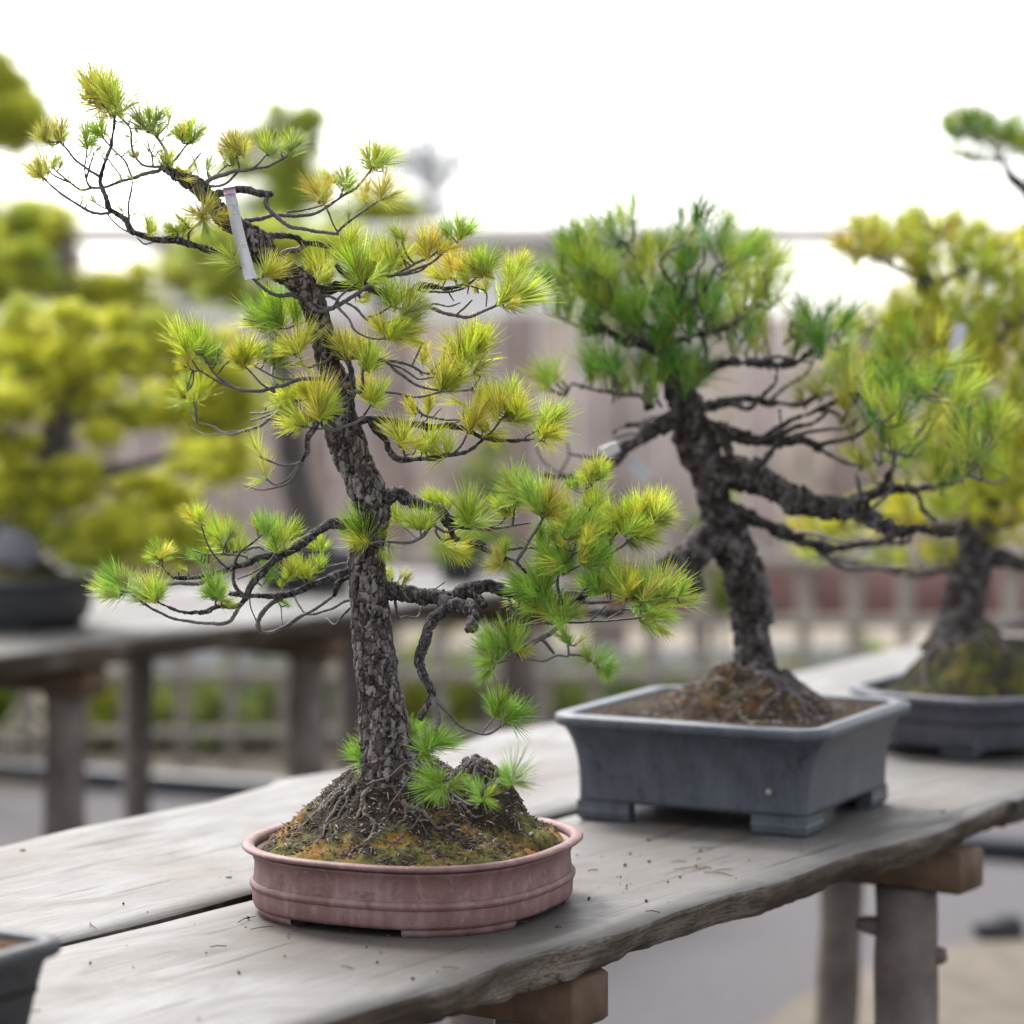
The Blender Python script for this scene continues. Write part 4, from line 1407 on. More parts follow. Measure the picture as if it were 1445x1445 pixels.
tt = T.tuft
def TT(Z, rows, **kw):
    for r in rows:
        (x, y) = Z([(r[0], r[1])])[0]
        k = dict(kw)
        c = r[4]
        if len(r) > 5:
            k.update(r[5])
        tt(x, y, r[2], r[3], c, **k)
thin = dict(meshes=TUFT_THIN)
TT(Z1, [(690, 395, -5, 62, 'O'), (590, 320, -48, 58, 'O'), (640, 350, -15, 64, 'M'), (600, 330, -20, 60, 'O'), (720, 400, 52, 42, 'O', thin), (330, 580, -32, 44, 'O'), (335, 575, 15, 40, 'O'), (230, 810, -55, 46, 'O'), (235, 800, 0, 42, 'O'), (290, 745, 15, 28, 'M'),
        (510, 620, -10, 38, 'M'), (610, 545, -15, 38, 'M'), (600, 540, -50, 34, 'M'), (560, 655, 35, 22, 'D', thin), (910, 480, 0, 42, 'M'), (940, 470, 32, 40, 'D'), (880, 500, -38, 40, 'D'), (960, 545, 15, 30, 'D', thin), (950, 540, -40, 36, 'M'), (1000, 560, 60, 28, 'D', thin),
        (1170, 570, -12, 40, 'M'), (1190, 575, 35, 40, 'M'), (1130, 590, -38, 34, 'Y'), (1080, 770, 95, 30, 'Y'), (1040, 740, -20, 30, 'Y'), (1270, 750, 20, 26, 'D', thin),
        (790, 825, -50, 24, 'O', thin), (810, 820, 62, 32, 'O', thin), (740, 1040, -40, 28, 'M', thin), (790, 1060, 55, 28, 'M', thin), (930, 1178, -5, 32, 'Y'), (1060, 1185, -25, 32, 'M'), (1120, 1192, 15, 34, 'M'),
        (1250, 1075, 0, 46, 'O', dict(tilt=1.25, meshes=TUFT_WIDE)), (1250, 1070, 20, 46, 'O', dict(tilt=.5)), (1240, 1070, -50, 44, 'O'), (1255, 1080, 175, 36, 'M'), (1130, 1100, -50, 30, 'O', thin),
        (750, 660, 55, 20, 'D', thin), (480, 960, 0, 18, 'O', thin), (570, 985, -35, 20, 'D', thin), (830, 690, 10, 18, 'O', thin), (790, 560, -70, 20, 'D', thin), (700, 460, 95, 26, 'D', thin), (405, 850, 10, 14, 'D', thin), (930, 640, 10, 20, 'D', thin)])
TT(Z2, [(190, 215, 2, 46, 'O'), (180, 215, -36, 42, 'O'), (200, 220, 38, 38, 'Y'), (165, 285, -15, 26, 'M'), (390, 210, -10, 44, 'M'), (400, 210, 28, 36, 'D'), (545, 200, -5, 42, 'M'), (550, 195, 38, 36, 'D'), (10, 330, 20, 26, 'D', thin),
        (745, 500, -38, 42, 'O'), (750, 510, 8, 40, 'O'), (890, 415, 8, 44, 'M'), (885, 410, -28, 42, 'D'), (1062, 305, -22, 50, 'O'), (1075, 300, 45, 44, 'M'), (1085, 270, 5, 40, 'O'), (1120, 490, 15, 40, 'O'), (1130, 500, 70, 36, 'Y'), (910, 640, 5, 26, 'D', thin),
        (385, 985, 25, 40, 'Y', thin), (392, 985, 72, 42, 'Y', thin), (388, 985, 48, 40, 'Y'), (185, 905, -30, 44, 'Y'), (190, 900, -66, 42, 'Y', thin), (755, 1020, -28, 50, 'Y'), (765, 1020, 10, 50, 'Y'),
        (1000, 1012, 0, 64, 'M'), (1030, 1000, 28, 58, 'M'), (985, 1010, -28, 60, 'M'), (1180, 945, 22, 52, 'M'), (1165, 950, -12, 50, 'Y'), (870, 830, -15, 42, 'Y'), (1215, 770, -8, 34, 'O', dict(meshes=TUFT_THIN)), (1250, 780, 12, 36, 'O', thin),
        (480, 1230, -5, 40, 'G'), (400, 1300, -55, 54, 'G'), (430, 1315, -25, 50, 'G'), (560, 1280, 5, 38, 'M'), (490, 1300, -20, 42, 'M'), (960, 1150, 85, 22, 'O', thin)])
TT(Z3, [(600, 440, -15, 48, 'Y'), (615, 445, 15, 44, 'Y'), (735, 350, -15, 32, 'G'), (812, 335, -5, 42, 'M'), (818, 342, 42, 36, 'M'), (700, 430, 72, 36, 'Y'), (765, 580, -12, 42, 'Y'), (785, 580, 30, 40, 'Y'), (690, 600, -48, 38, 'Y'),
        (940, 562, -5, 48, 'M'), (952, 560, 32, 46, 'M'), (930, 572, -42, 38, 'O'), (865, 625, -18, 34, 'O'), (1130, 590, -8, 42, 'Y'), (1145, 590, 38, 46, 'M'), (1180, 545, 18, 34, 'Y'), (1090, 750, 42, 60, 'M'), (1105, 755, 74, 60, 'Y'), (1110, 700, 18, 52, 'M'), (1090, 780, 106, 36, 'D', thin), (1170, 742, 58, 44, 'M'),
        (975, 685, 0, 28, 'Y'), (370, 770, -5, 46, 'M'), (450, 790, 30, 44, 'D'), (400, 780, 25, 40, 'M'), (450, 860, 42, 56, 'M'), (440, 850, 72, 46, 'D'), (370, 970, 20, 45, 'Y'), (380, 975, 70, 50, 'Y'), (330, 960, -35, 40, 'Y'), (420, 960, 45, 40, 'M'),
        (570, 1140, 5, 38, 'Y', dict(dz=.07)), (880, 1100, -10, 52, 'Y'), (890, 1105, 25, 52, 'Y'), (810, 1110, -22, 50, 'Y'), (800, 1105, 5, 52, 'Y'), (900, 1195, 52, 44, 'Y'), (780, 1220, -10, 42, 'O'), (690, 1310, 2, 50, 'Y'), (705, 1312, 48, 46, 'Y'),
        (110, 1080, -8, 40, 'Y', thin), (85, 1080, -42, 38, 'Y'), (230, 1170, -10, 46, 'Y'), (250, 1175, 28, 44, 'Y'), (255, 1385, -12, 48, 'Y', dict(dz=-.04)), (270, 1385, 35, 46, 'Y', dict(dz=-.04)), (560, 1040, -60, 38, 'Y', dict(dz=.05, meshes=TUFT_THIN))])
TT(Z4, [(290, 405, -22, 54, 'M'), (280, 400, 12, 44, 'M'), (190, 380, -30, 44, 'Y'), (210, 480, -22, 26, 'Y'), (190, 492, -80, 20, 'Y'), (370, 455, -10, 38, 'D'), (385, 460, 15, 34, 'D'), (560, 470, -5, 48, 'Y'), (558, 472, 28, 42, 'Y'), (550, 475, -38, 38, 'Y'),
        (690, 440, -15, 28, 'G'), (795, 470, -8, 36, 'D'), (760, 465, 22, 38, 'D'), (860, 470, 80, 30, 'Y', thin), (912, 395, -18, 44, 'Y', thin), (920, 395, 8, 44, 'Y'), (890, 390, -48, 36, 'Y', thin), (1220, 405, -28, 42, 'Y', thin), (1215, 408, 8, 40, 'Y', thin), (1240, 402, 32, 34, 'O'),
        (1040, 795, -8, 60, 'Y'), (1000, 700, -10, 46, 'Y'), (1052, 798, 32, 44, 'Y'), (1060, 790, 60, 34, 'Y'), (1012, 705, 22, 40, 'Y'), (990, 700, -40, 36, 'Y'), (872, 730, -32, 40, 'Y'), (868, 735, -72, 34, 'Y'), (882, 722, 5, 36, 'Y'), (935, 860, -72, 36, 'Y'), (935, 855, -32, 36, 'Y'), (930, 868, 218, 22, 'M', thin),
        (260, 700, -28, 40, 'Y'), (268, 690, 18, 38, 'Y'), (180, 670, -45, 30, 'Y'), (665, 1050, -32, 42, 'Y', thin), (700, 1190, -25, 44, 'Y', thin), (700, 1205, -95, 30, 'O', thin)])
TT(Z5, [(745, 690, -10, 46, 'Y'), (755, 690, 18, 44, 'Y'), (965, 612, -8, 52, 'Y'), (972, 612, 35, 54, 'Y'), (975, 620, 76, 46, 'Y'), (1000, 490, 8, 42, 'Y'), (850, 745, 75, 38, 'Y', thin), (850, 762, 120, 28, 'Y', thin), (303, 800, -22, 46, 'Y'), (310, 802, 15, 44, 'Y'), (322, 812, 60, 38, 'Y', thin),
        (560, 872, -68, 42, 'Y'), (590, 872, 5, 38, 'Y'), (460, 845, 28, 48, 'Y'), (430, 850, -20, 34, 'Y', thin), (1210, 692, 18, 50, 'M'), (1222, 690, 52, 46, 'M'), (1170, 740, 40, 40, 'M', thin), (1170, 760, 86, 46, 'Y', thin), (1180, 770, 112, 34, 'Y', thin), (1180, 760, 18, 42, 'Y', thin),
        (700, 550, -62, 32, 'Y', thin), (820, 710, -42, 38, 'Y'), (880, 600, -15, 40, 'Y'), (480, 590, 0, 38, 'Y', dict(dz=.06)), (820, 520, 20, 36, 'M')])
TT(Z7, [(1180, 348, -14, 54, 'G'), (1190, 346, 14, 54, 'G'), (1182, 352, 42, 42, 'M'), (1110, 432, -32, 40, 'M'), (1120, 430, 5, 44, 'Y'), (1100, 428, -62, 34, 'Y', thin), (825, 500, 0, 52, 'M'), (832, 505, 30, 50, 'M'), (820, 500, -18, 48, 'M'), (842, 512, 74, 44, 'D', thin),
        (600, 385, 0, 26, 'M', dict(dz=.05)), (550, 380, -22, 26, 'M', dict(dz=.05)), (650, 385, 18, 24, 'M', dict(dz=.05)), (480, 540, -10, 36, 'M'), (492, 540, 28, 34, 'G'), (325, 512, -20, 38, 'M', dict(dz=.05)), (455, 545, -48, 34, 'M'),
        (100, 660, -15, 56, 'G'), (60, 680, -32, 48, 'G'), (112, 650, 10, 44, 'G'), (110, 680, -84, 30, 'G'), (60, 610, -8, 46, 'M'), (230, 665, 122, 24, 'D', thin), (240, 670, 168, 26, 'D', thin), (130, 620, 50, 26, 'M'), (250, 925, -8, 26, 'Y', dict(dz=.07)), (320, 925, 25, 22, 'Y', thin),
        (1388, 425, -12, 54, 'M'), (1400, 425, 14, 54, 'Y'), (1380, 430, -45, 38, 'M'), (1095, 745, -52, 28, 'O'), (1095, 748, -112, 36, 'Y', thin), (1100, 752, 160, 26, 'M'), (1090, 735, 0, 26, 'M'), (740, 650, 150, 42, 'Y', dict(meshes=TUFT_THIN)), (742, 650, 84, 40, 'Y', thin),
        (1330, 1000, -62, 48, 'G'), (1380, 1050, -86, 46, 'G'), (1380, 1060, -22, 56, 'G'), (1350, 1100, -112, 38, 'G', thin)])
TT(Z8, [(610, 187, -18, 36, 'Y'), (620, 187, 42, 36, 'Y'), (612, 185, 12, 36, 'Y'), (632, 190, 74, 28, 'Y', thin), (515, 245, -5, 26, 'G', dict(dz=.04)), (500, 512, -5, 50, 'G'), (512, 512, 26, 50, 'G'), (490, 512, -42, 48, 'M'), (522, 502, 56, 42, 'M'), (650, 520, 5, 38, 'G'), (632, 522, -28, 38, 'G'),
        (778, 482, -12, 52, 'M'), (790, 482, 18, 52, 'M'), (775, 482, -42, 46, 'M'), (802, 482, 78, 46, 'M'), (790, 490, 116, 40, 'D', thin), (950, 422, 12, 54, 'Y'), (960, 425, 45, 54, 'M'), (958, 430, 74, 52, 'M'), (920, 442, -22, 42, 'M'), (930, 442, 102, 40, 'D', thin), (862, 522, 108, 44, 'M', thin), (872, 512, 58, 40, 'M'),
        (420, 712, -8, 50, 'G'), (432, 712, 28, 48, 'G'), (410, 702, -52, 46, 'G'), (402, 712, -86, 38, 'M'), (640, 842, -5, 50, 'G'), (645, 842, 28, 46, 'G'), (632, 842, -38, 44, 'G'), (560, 682, 18, 44, 'G'), (580, 690, 58, 46, 'G'), (600, 655, -12, 38, 'G'),
        (818, 872, -18, 48, 'Y'), (830, 872, 14, 46, 'Y'), (815, 872, 42, 40, 'O'), (812, 872, 62, 32, 'O'), (958, 890, -12, 58, 'G'), (970, 890, 20, 62, 'M'), (980, 892, 45, 58, 'M'), (1098, 882, 40, 32, 'Y', thin), (1085, 890, 88, 38, 'Y', thin), (930, 872, -32, 38, 'G'), (872, 1002, 130, 38, 'G', thin), (880, 1010, 116, 42, 'M', thin), (880, 945, 108, 38, 'G', thin), (980, 980, 108, 34, 'M', thin), (862, 962, 58, 38, 'G'),
        (700, 742, 0, 38, 'M'), (410, 1012, -12, 54, 'G'), (400, 1020, -42, 48, 'G', thin), (420, 1002, 18, 42, 'G'), (455, 1152, -12, 36, 'G'), (462, 1152, -45, 24, 'G', thin), (512, 1152, 48, 28, 'M', thin), (620, 1265, 18, 34, 'G', thin), (632, 1262, 46, 36, 'G', thin), (625, 1275, 116, 36, 'G', thin), (632, 1280, 150, 32, 'G', thin),
        (250, 832, -52, 38, 'G'), (270, 862, -18, 42, 'G'), (282, 852, -78, 40, 'G'), (330, 852, 12, 38, 'G'), (300, 920, -96, 32, 'G', thin), (120, 1182, -12, 48, 'G'), (150, 1182, 14, 42, 'G'), (60, 1182, -45, 48, 'G'), (50, 1192, -82, 44, 'G'), (32, 1252, -100, 38, 'G'), (40, 1242, -32, 46, 'G'), (190, 1172, -8, 34, 'G'),
        (400, 585, 0, 38, 'M'), (330, 642, -12, 38, 'M'), (560, 565, 20, 42, 'M'), (650, 632, 22, 38, 'G'), (350, 545, 12, 46, 'M'), (440, 405, -8, 38, 'M'), (580, 345, 0, 34, 'Y'), (620, 375, 12, 38, 'Y'), (700, 430, 0, 40, 'M', dict(dz=.05)), (870, 420, -5, 40, 'M', dict(dz=.05))])
TT(Z6, [(365, 512, -8, 34, 'G'), (372, 512, 36, 28, 'G'), (360, 512, -52, 28, 'M'), (190, 662, -42, 46, 'G'), (196, 656, -10, 34, 'D'), (185, 662, -76, 42, 'G'), (330, 702, -32, 42, 'M'), (340, 702, 2, 42, 'M'), (345, 702, 28, 32, 'M'), (320, 702, -62, 36, 'D'),
        (625, 692, -16, 40, 'G'), (630, 692, 14, 36, 'G'), (620, 692, -58, 30, 'G'), (635, 692, 58, 28, 'M'), (642, 712, 88, 30, 'M', thin), (690, 450, -12, 42, 'M'), (690, 450, -42, 40, 'M'), (702, 450, 18, 34, 'D'), (560, 335, -8, 28, 'Y'), (530, 325, -36, 30, 'Y'), (870, 388, -12, 40, 'G'), (885, 392, 16, 34, 'G'),
        (940, 462, 14, 50, 'M'), (930, 462, -24, 44, 'M'), (1000, 405, 26, 34, 'M'), (750, 480, 0, 26, 'M'), (730, 480, 24, 24, 'Y', thin), (1145, 466, 4, 26, 'M'), (1160, 471, 30, 24, 'Y', thin), (600, 530, -20, 28, 'G', thin), (560, 520, -52, 26, 'G', thin), (860, 642, 40, 24, 'G', thin), (820, 642, -12, 20, 'G'), (880, 602, 28, 28, 'G', thin),
        (960, 642, 0, 26, 'M'), (1000, 602, 2, 32, 'M'), (1060, 602, 20, 32, 'M'), (1050, 562, -20, 28, 'M'), (1100, 572, 20, 28, 'M'), (985, 732, -60, 24, 'G'), (455, 575, 0, 14, 'Y', thin)])
# suckers at the foot of the trunk
TB = [(Z9([(560, 330), (640, 300), (700, 250)]), -.07), (Z9([(640, 300), (570, 245)]), -.03), (Z9([(690, 250), (690, 175)]), -.07), (Z9([(735, 235), (745, 190), (790, 200)]), -.07), (Z9([(800, 330), (830, 320)]), -.09), (Z9([(930, 400), (978, 375)]), -.08), (Z9([(1000, 330), (1085, 315)]), -.06), (Z9([(640, 548), (650, 480), (640, 420), (700, 330), (765, 250)]), -.095)]
for pp, dz in TB:
    T.branch(pp, 1.6, 1.2, dz)
TT(Z9, [(565, 242, -72, 49, 'G'), (570, 242, 30, 36, 'G'), (562, 252, 190, 29, 'G'), (575, 247, 80, 36, 'G'), (650, 165, -10, 44, 'G'), (690, 172, 10, 44, 'G'), (645, 182, -52, 44, 'G'), (720, 165, 30, 36, 'G'), (790, 202, 18, 44, 'G'), (800, 192, 60, 42, 'G'), (780, 202, -22, 42, 'G'), (700, 242, 170, 29, 'M', thin),
        (832, 320, -58, 47, 'G'), (832, 330, -100, 47, 'G'), (840, 330, 200, 34, 'G'), (822, 312, -20, 36, 'G'), (975, 372, -22, 42, 'G'), (990, 380, 40, 42, 'M', thin), (980, 376, 120, 26, 'M', thin), (1085, 312, -40, 34, 'G'), (1090, 312, 20, 47, 'D', thin), (1088, 316, 60, 49, 'D', thin), (1090, 320, 90, 44, 'D', thin),
        (1078, 88, 15, 39, 'G'), (1082, 92, 62, 39, 'G'), (1080, 92, 130, 36, 'D', thin), (1035, 72, -15, 44, 'G'), (700, 200, -35, 40, 'G'), (760, 215, 40, 44, 'G'), (610, 210, -70, 40, 'G'), (870, 330, 60, 34, 'G'), (1035, 70, 20, 42, 'G')])
# shorter side tufts that fill the pads between the shoot tips
rgF = random.Random(4)
base_t = list(T.tufts)
for (bi, x, y, Yt, ang, size, col, tilt, meshes) in base_t:
    if len(T.tufts) >= 620 or meshes is TUFT_WIDE or y > 960: continue
    if rgF.random() < (.30 if y < 330 else .62):
        a = R(ang + rgF.choice((-1, 1)) * rgF.uniform(35, 75)); q = rgF.uniform(6, 15)
        T.tuft(x + math.sin(a) * q, y - math.cos(a) * q * .8 + 3, ang + rgF.gauss(0, 26), size * rgF.uniform(.62, .95), col if rgF.random() < .6 else rgF.choice('YM'), None, TUFT if rgF.random() < .6 else TUFT_THIN, rgF.uniform(-.035, .035))
for (bi, x, y, Yt, ang, size, col, tilt, meshes) in base_t:
    if meshes is TUFT_WIDE: continue
    right = x > 640 and 640 < y < 900
    crown = y < 300
    if (right and rgF.random() < .55) or (crown and rgF.random() < .85) or (not right and not crown and y < 640 and rgF.random() < .25):
        a = R(rgF.uniform(-100, 100)); q = rgF.uniform(8, 24)
        T.tuft(x + math.sin(a) * q, y - math.cos(a) * q * .6 + 4, ang * .6 + rgF.gauss(0, 30), size * rgF.uniform(.6, .9), col if rgF.random() < .5 else rgF.choice('MYG' if right else 'YMO'), None, TUFT_THIN if crown and rgF.random() < .6 else TUFT, rgF.uniform(-.05, .05))
T.build(M['bark'], M['limb'], M['twig'], cell=.0085, amp=.0023, res=.0011, tsides=96)

# roots that spread from the foot over the mound
def root_run(x, y, az, L, r0, rg, wig=1.0):
    pts = []
    a = az
    step = .004
    n = int(L / step)
    for i in range(n):
        lx = w2l(P1, rz1, (P1[0] + x, P1[1] + y, P1[2]))
        if abs(lx.x / .134) ** 2.55 + abs(lx.y / .142) ** 2.55 > .95: break
        z, _ = mound1(lx.x, lx.y)
        r = r0 * (1 - .8 * i / n)
        pts.append((P1[0] + x, P1[1] + y, P1[2] + z + r * .35, r))
        a += rg.gauss(0, .26) * wig
        x += math.cos(a) * step; y += math.sin(a) * step
    return np.array(pts)


rg = random.Random(21)
tx, ty = tb[0] - P1[0], tb[1] - P1[1]
for i in range(30):
    az = rg.uniform(-3.5, .5) if i % 4 else rg.uniform(0, 6.28)
    st = rg.uniform(.018, .06)
    C = root_run(tx + math.cos(az) * st, ty + math.sin(az) * st, az + rg.uniform(-.3, .3), rg.uniform(.05, .13), rg.uniform(.0010, .0036) if i < 22 else rg.uniform(.0007, .0012), rg, 1.4)
    if len(C) < 5: continue
    mb = MB()
    tube(mb, C, 9, .0014, lump=.8, mat=0)
    mb.build('root', [M['root'] if i % 3 else M['limb']], T.root, tb)
for i in range(8):     # the knuckled root mass on the right
    C = root_run(.045 + rg.uniform(-.02, .03), rg.uniform(-.03, .01), rg.uniform(-2.2, -.2), rg.uniform(.03, .08), rg.uniform(.003, .006), rg, 1.8)
    if len(C) < 5: continue
    mb = MB(); tube(mb, C, 12, .0012, bark=.0014, cell=.003)
    mb.build('root', [M['limb'] if i % 2 else M['bark']], T.root, tb)

# white name tag hanging from the knobby branch, with a pink end
tp = Z2([(150, 440), (180, 580), (215, 740), (250, 870), (290, 1010)])
tg = thing('name_tag', 'white paper strip with pink end hanging from the upper trunk', 'tag', tuple(at(*tp[0], TY - .025)))
def strip(name, px, w0, w1, Y0, Y1, mat, root, th=.0004):
    mb = MB(); C = catmull(px, 5); V, fs = [], []
    org = np.array(root.location)
    for i, (x, y) in enumerate(C):
        t = i / (len(C) - 1); w = (w0 + (w1 - w0) * t) / 2; Y = Y0 + (Y1 - Y0) * t + .0035 * math.sin(t * 4)
        d = C[min(i + 1, len(C) - 1)] - C[max(i - 1, 0)]; d /= np.linalg.norm(d)
        nx = np.array([-d[1], d[0]])
        a, b = at(x - nx[0] * w, y - nx[1] * w * .6, Y), at(x + nx[0] * w, y + nx[1] * w * .6, Y + .004)
        V += [a - org, b - org, b - org + np.array([0, th, 0]), a - org + np.array([0, th, 0])]
    for i in range(len(C) - 1):
        for k in range(4):
            fs.append((i * 4 + k, i * 4 + (k + 1) % 4, (i + 1) * 4 + (k + 1) % 4, (i + 1) * 4 + k))
    fs += [(0, 1, 2, 3), tuple((len(C) - 1) * 4 + k for k in (3, 2, 1, 0))]
    mb.add(V, fs)
    return mb.build(name, mat, root)
strip('strip', tp, 16.5, 17.5, TY - .040, TY - .055, M['tagw'], tg)
strip('pink_end', Z2([(149, 425), (156, 466)]), 17.3, 17.3, TY - .0415, TY - .042, M['pinktape'], tg)
org = np.array(tg.location)
for k, ln in enumerate(([(150, 540), (215, 545)], [(160, 520), (200, 580)], [(205, 520), (165, 590)], [(170, 560), (175, 600), (230, 590)], [(215, 800), (270, 790)], [(225, 812), (262, 806)])):
    q = catmull(Z2(ln), 4); mb = MB()
    P = np.array([at(x, y, TY - .0452 - (y - 267) * .00010) for x, y in q]) - org
    tube(mb, np.c_[P, np.full(len(P), .00022)], 5)
    mb.build('pencil_mark', M['ink'], tg)
mb = MB()
q = np.array([at(x, y, TY - .01) for x, y in Z1([(1155, 640), (1190, 700), (1222, 800)])])
tube(mb, np.c_[catmull(q, 5), np.full(11, .0006)], 6)
o = mb.build('tie_wire', M['wire'])
tag(o, 'thin green wire slanting down to the top bend of the trunk', 'wire')
# ------------------------------------------------------------------ second pot: slate grey rectangle
P2 = UN(2.965, -1.655, BENCH_Z)
rz2 = RZ + R(7)
o2 = poly_outline([(-.158, -.142), (.137, -.142), (.137, .142), (-.158, .142)], 8, .010)


def densify(o, step):
    out = []
    for i in range(len(o)):
        a, b = o[i], o[(i + 1) % len(o)]
        k = max(1, int(np.linalg.norm(b - a) / step))
        for q in range(k): out.append(a + (b - a) * q / k)
    return np.array(out)


o2d = densify(o2, .012)
wall2 = [(.0012 + .0208 * (k / 16) ** 3.4, .024 + .0925 * k / 16) for k in range(17)]
rim2 = [(.021, .116), (.029, .117), (.0315, .119), (.0315, .128), (.029, .1305), (.012, .1312), (.009, .129), (.009, .112)]


def rect_foot(sx, sy, hx, hy, Lx, Ly, h, th, mat):
    def go(root):
        # L-shaped corner foot with a stepped bracket profile
        pts = [(0, 0), (-Lx, 0), (-Lx, -th), (-th, -th), (-th, -Ly), (0, -Ly)]
        mb = MB(); V = []
        prof = [(0.0, -.003), (.004, .0005), (h * .55, .0018), (h * .62, .0012), (h + .002, .0012)]
        for z, off in prof:
            for (x, y) in pts:
                ox = off if x == 0 else (off * .6 if x == -Lx and y == 0 else 0)
                V.append((sx * (hx + x + (off if x == 0 else 0)), sy * (hy + y + (off if y == 0 else 0)), z))
        fs = []
        n = 6
        for r in range(len(prof) - 1):
            for i in range(n):
                j = (i + 1) % n
                f = (r * n + i, r * n + j, (r + 1) * n + j, (r + 1) * n + i)
                fs.append(f if sx * sy < 0 else f[::-1])
        fs.append(tuple(range(n))); fs.append(tuple(range(len(V) - 1, len(V) - 1 - n, -1)))
        mb.add(V, fs)
        mb.build('foot', mat, root, smooth=False)
    return go


feet2 = [rect_foot(sx, sy, .137 if sx > 0 else .158, .142, .068, .058, .023, .018, M['blue']) for sx in (-1, 1) for sy in (-1, 1)]
pot2 = pot('bonsai_pot', 'deep slate grey rectangular pot with flared lip and bracket feet', P2, rz2, o2d, M['blue'], wall2, rim2, (), feet2, sole_z=.0235, floor_in=.006)
mb = MB(); tube(mb, np.array([[.092, -.1435, .052, .001], [.092, -.1450, .052, .0042], [.092, -.1466, .052, .0038]]), 10)
mb.build('pale_spot', M['chip_pale'], pot2)


def mound2(x, y):
    d = math.hypot(x + .002, y - .005)
    h = .1262 + .052 * max(0, 1 - (d / .112) ** 1.7) + .030 * noise.noise(Vector((x * 26, y * 26, 8))) * max(0, 1 - d / .125) + .010 * noise.noise(Vector((x * 60, y * 60, 5))) * max(0, 1 - d / .12)
    return h + .002 * noise.noise(Vector((x * 60, y * 60, 2))), .34 + .2 * (d < .1)


soil_top(pot2, o2d, .0075, mound2, M['soil2'], 60, fine=.0042)
litter(pot2, mound2, (.12, .125), 900, [M['chip_brown'], M['chip_pale'], M['chip_rust']], 8, big=1.2)

# ------------------------------------------------------------------ second tree: black pine
ZB = lambda l: [(740 + x * .41522, 250 + y * .41522) for x, y in l]
Y2 = 3.39
base2 = at(1062, 948, Y2)
T2 = Tree('bonsai_tree', 'black pine bonsai with bent dark trunk and long green needles in the slate pot', 'bonsai', Y2, base2, 5)
T2.trunk([(1068, 1000, 45.0), (1065, 965, 37.8), (1063, 940, 29.7), (1062, 915, 26.1), (1062, 885, 26.1), (1060, 850, 28.8), (1054, 820, 29.7), (1044, 790, 27.9), (1030, 765, 30.6), (1021, 742, 27.9), (1014, 718, 20.7), (1008, 695, 22.5), (998, 668, 19.8), (986, 640, 27.9), (979, 615, 29.7), (974, 588, 24.3), (962, 560, 18.0), (948, 525, 14.4), (941, 490, 12.6), (948, 450, 9.0), (960, 410, 6.3), (965, 380, 4.5)], .03)
B = T2.branch
B(ZB([(600, 1010), (720, 1000), (820, 1040), (880, 1070), (950, 1110), (1050, 1120), (1150, 1150), (1230, 1190), (1280, 1205), (1340, 1195), (1420, 1215), (1500, 1200)]), 26, 2.5, -.08)
B(ZB([(1100, 1130), (1180, 1080), (1250, 1060), (1350, 1060), (1440, 1050)]), 8, 3.5, .06)
B(ZB([(1180, 1090), (1215, 1050), (1260, 975)]), 6, 2.5, -.04)
B(ZB([(1140, 1100), (1135, 1050), (1128, 1005)]), 4, 2, .0)
B(ZB([(690, 1110), (780, 1160), (870, 1200), (950, 1240), (1060, 1260), (1200, 1240), (1300, 1240), (1310, 1200)]), 10, 3, .10)
B(ZB([(980, 1245), (1080, 1325), (1180, 1330), (1300, 1330)]), 4.5, 2.5, .06)
B(ZB([(690, 1190), (620, 1230), (570, 1300), (560, 1360), (572, 1410)]), 26, 15, -.05)
B(ZB([(570, 1290), (510, 1290), (455, 1320)]), 12, 8, .0)
B(ZB([(560, 1360), (480, 1420), (340, 1472), (200, 1478)]), 8, 4, .05)
B(ZB([(520, 815), (430, 860), (350, 920), (300, 970), (220, 1010), (130, 1020), (50, 1010)]), 13, 3, -.02)
B(ZB([(520, 800), (420, 830), (330, 850), (300, 870)]), 6, 2.5, .03)
B(ZB([(130, 1020), (60, 960), (40, 910)]), 2.5, 1.5, .02)
B(ZB([(110, 1020), (150, 950), (145, 900)]), 2.5, 1.5, .02)
B(ZB([(600, 830), (680, 860), (760, 890), (850, 895), (950, 890), (1010, 920)]), 11, 5, -.04)
B(ZB([(820, 880), (900, 830), (1000, 790), (1100, 745), (1190, 740)]), 5, 2.2, -.03)
B(ZB([(950, 900), (1050, 950), (1130, 980), (1200, 960)]), 4, 2, .0)
B(ZB([(570, 790), (680, 765), (760, 755), (860, 770), (950, 770), (1000, 735), (1040, 735)]), 8, 2.5, .05)
B(ZB([(530, 690), (600, 660), (680, 630), (760, 630), (840, 635), (920, 630), (1010, 560)]), 8, 2.5, .02)
B(ZB([(500, 600), (400, 560), (330, 560), (280, 520), (215, 525)]), 9, 7, -.02)
B(ZB([(490, 500), (430, 430), (380, 300), (340, 220)]), 5, 2, .03)
B(ZB([(500, 480), (600, 400), (660, 290)]), 5, 2, -.04)
B(ZB([(480, 560), (350, 450), (250, 400), (180, 330)]), 5, 2, .0)
B(ZB([(500, 560), (640, 520), (740, 480), (800, 430)]), 5, 2, .04)
B(ZB([(480, 640), (420, 720), (430, 780)]), 9, 6, -.05)
B(ZB([(450, 740), (350, 740), (230, 720), (160, 700)]), 4, 2, -.03)
B(ZB([(260, 525), (170, 500), (110, 470)]), 3, 2, .02)
B(ZB([(1190, 740), (1250, 690), (1300, 640)]), 2.5, 1.6, .02)
B(ZB([(1010, 560), (1060, 520)]), 2.5, 1.6, .02)
rg = random.Random(77)
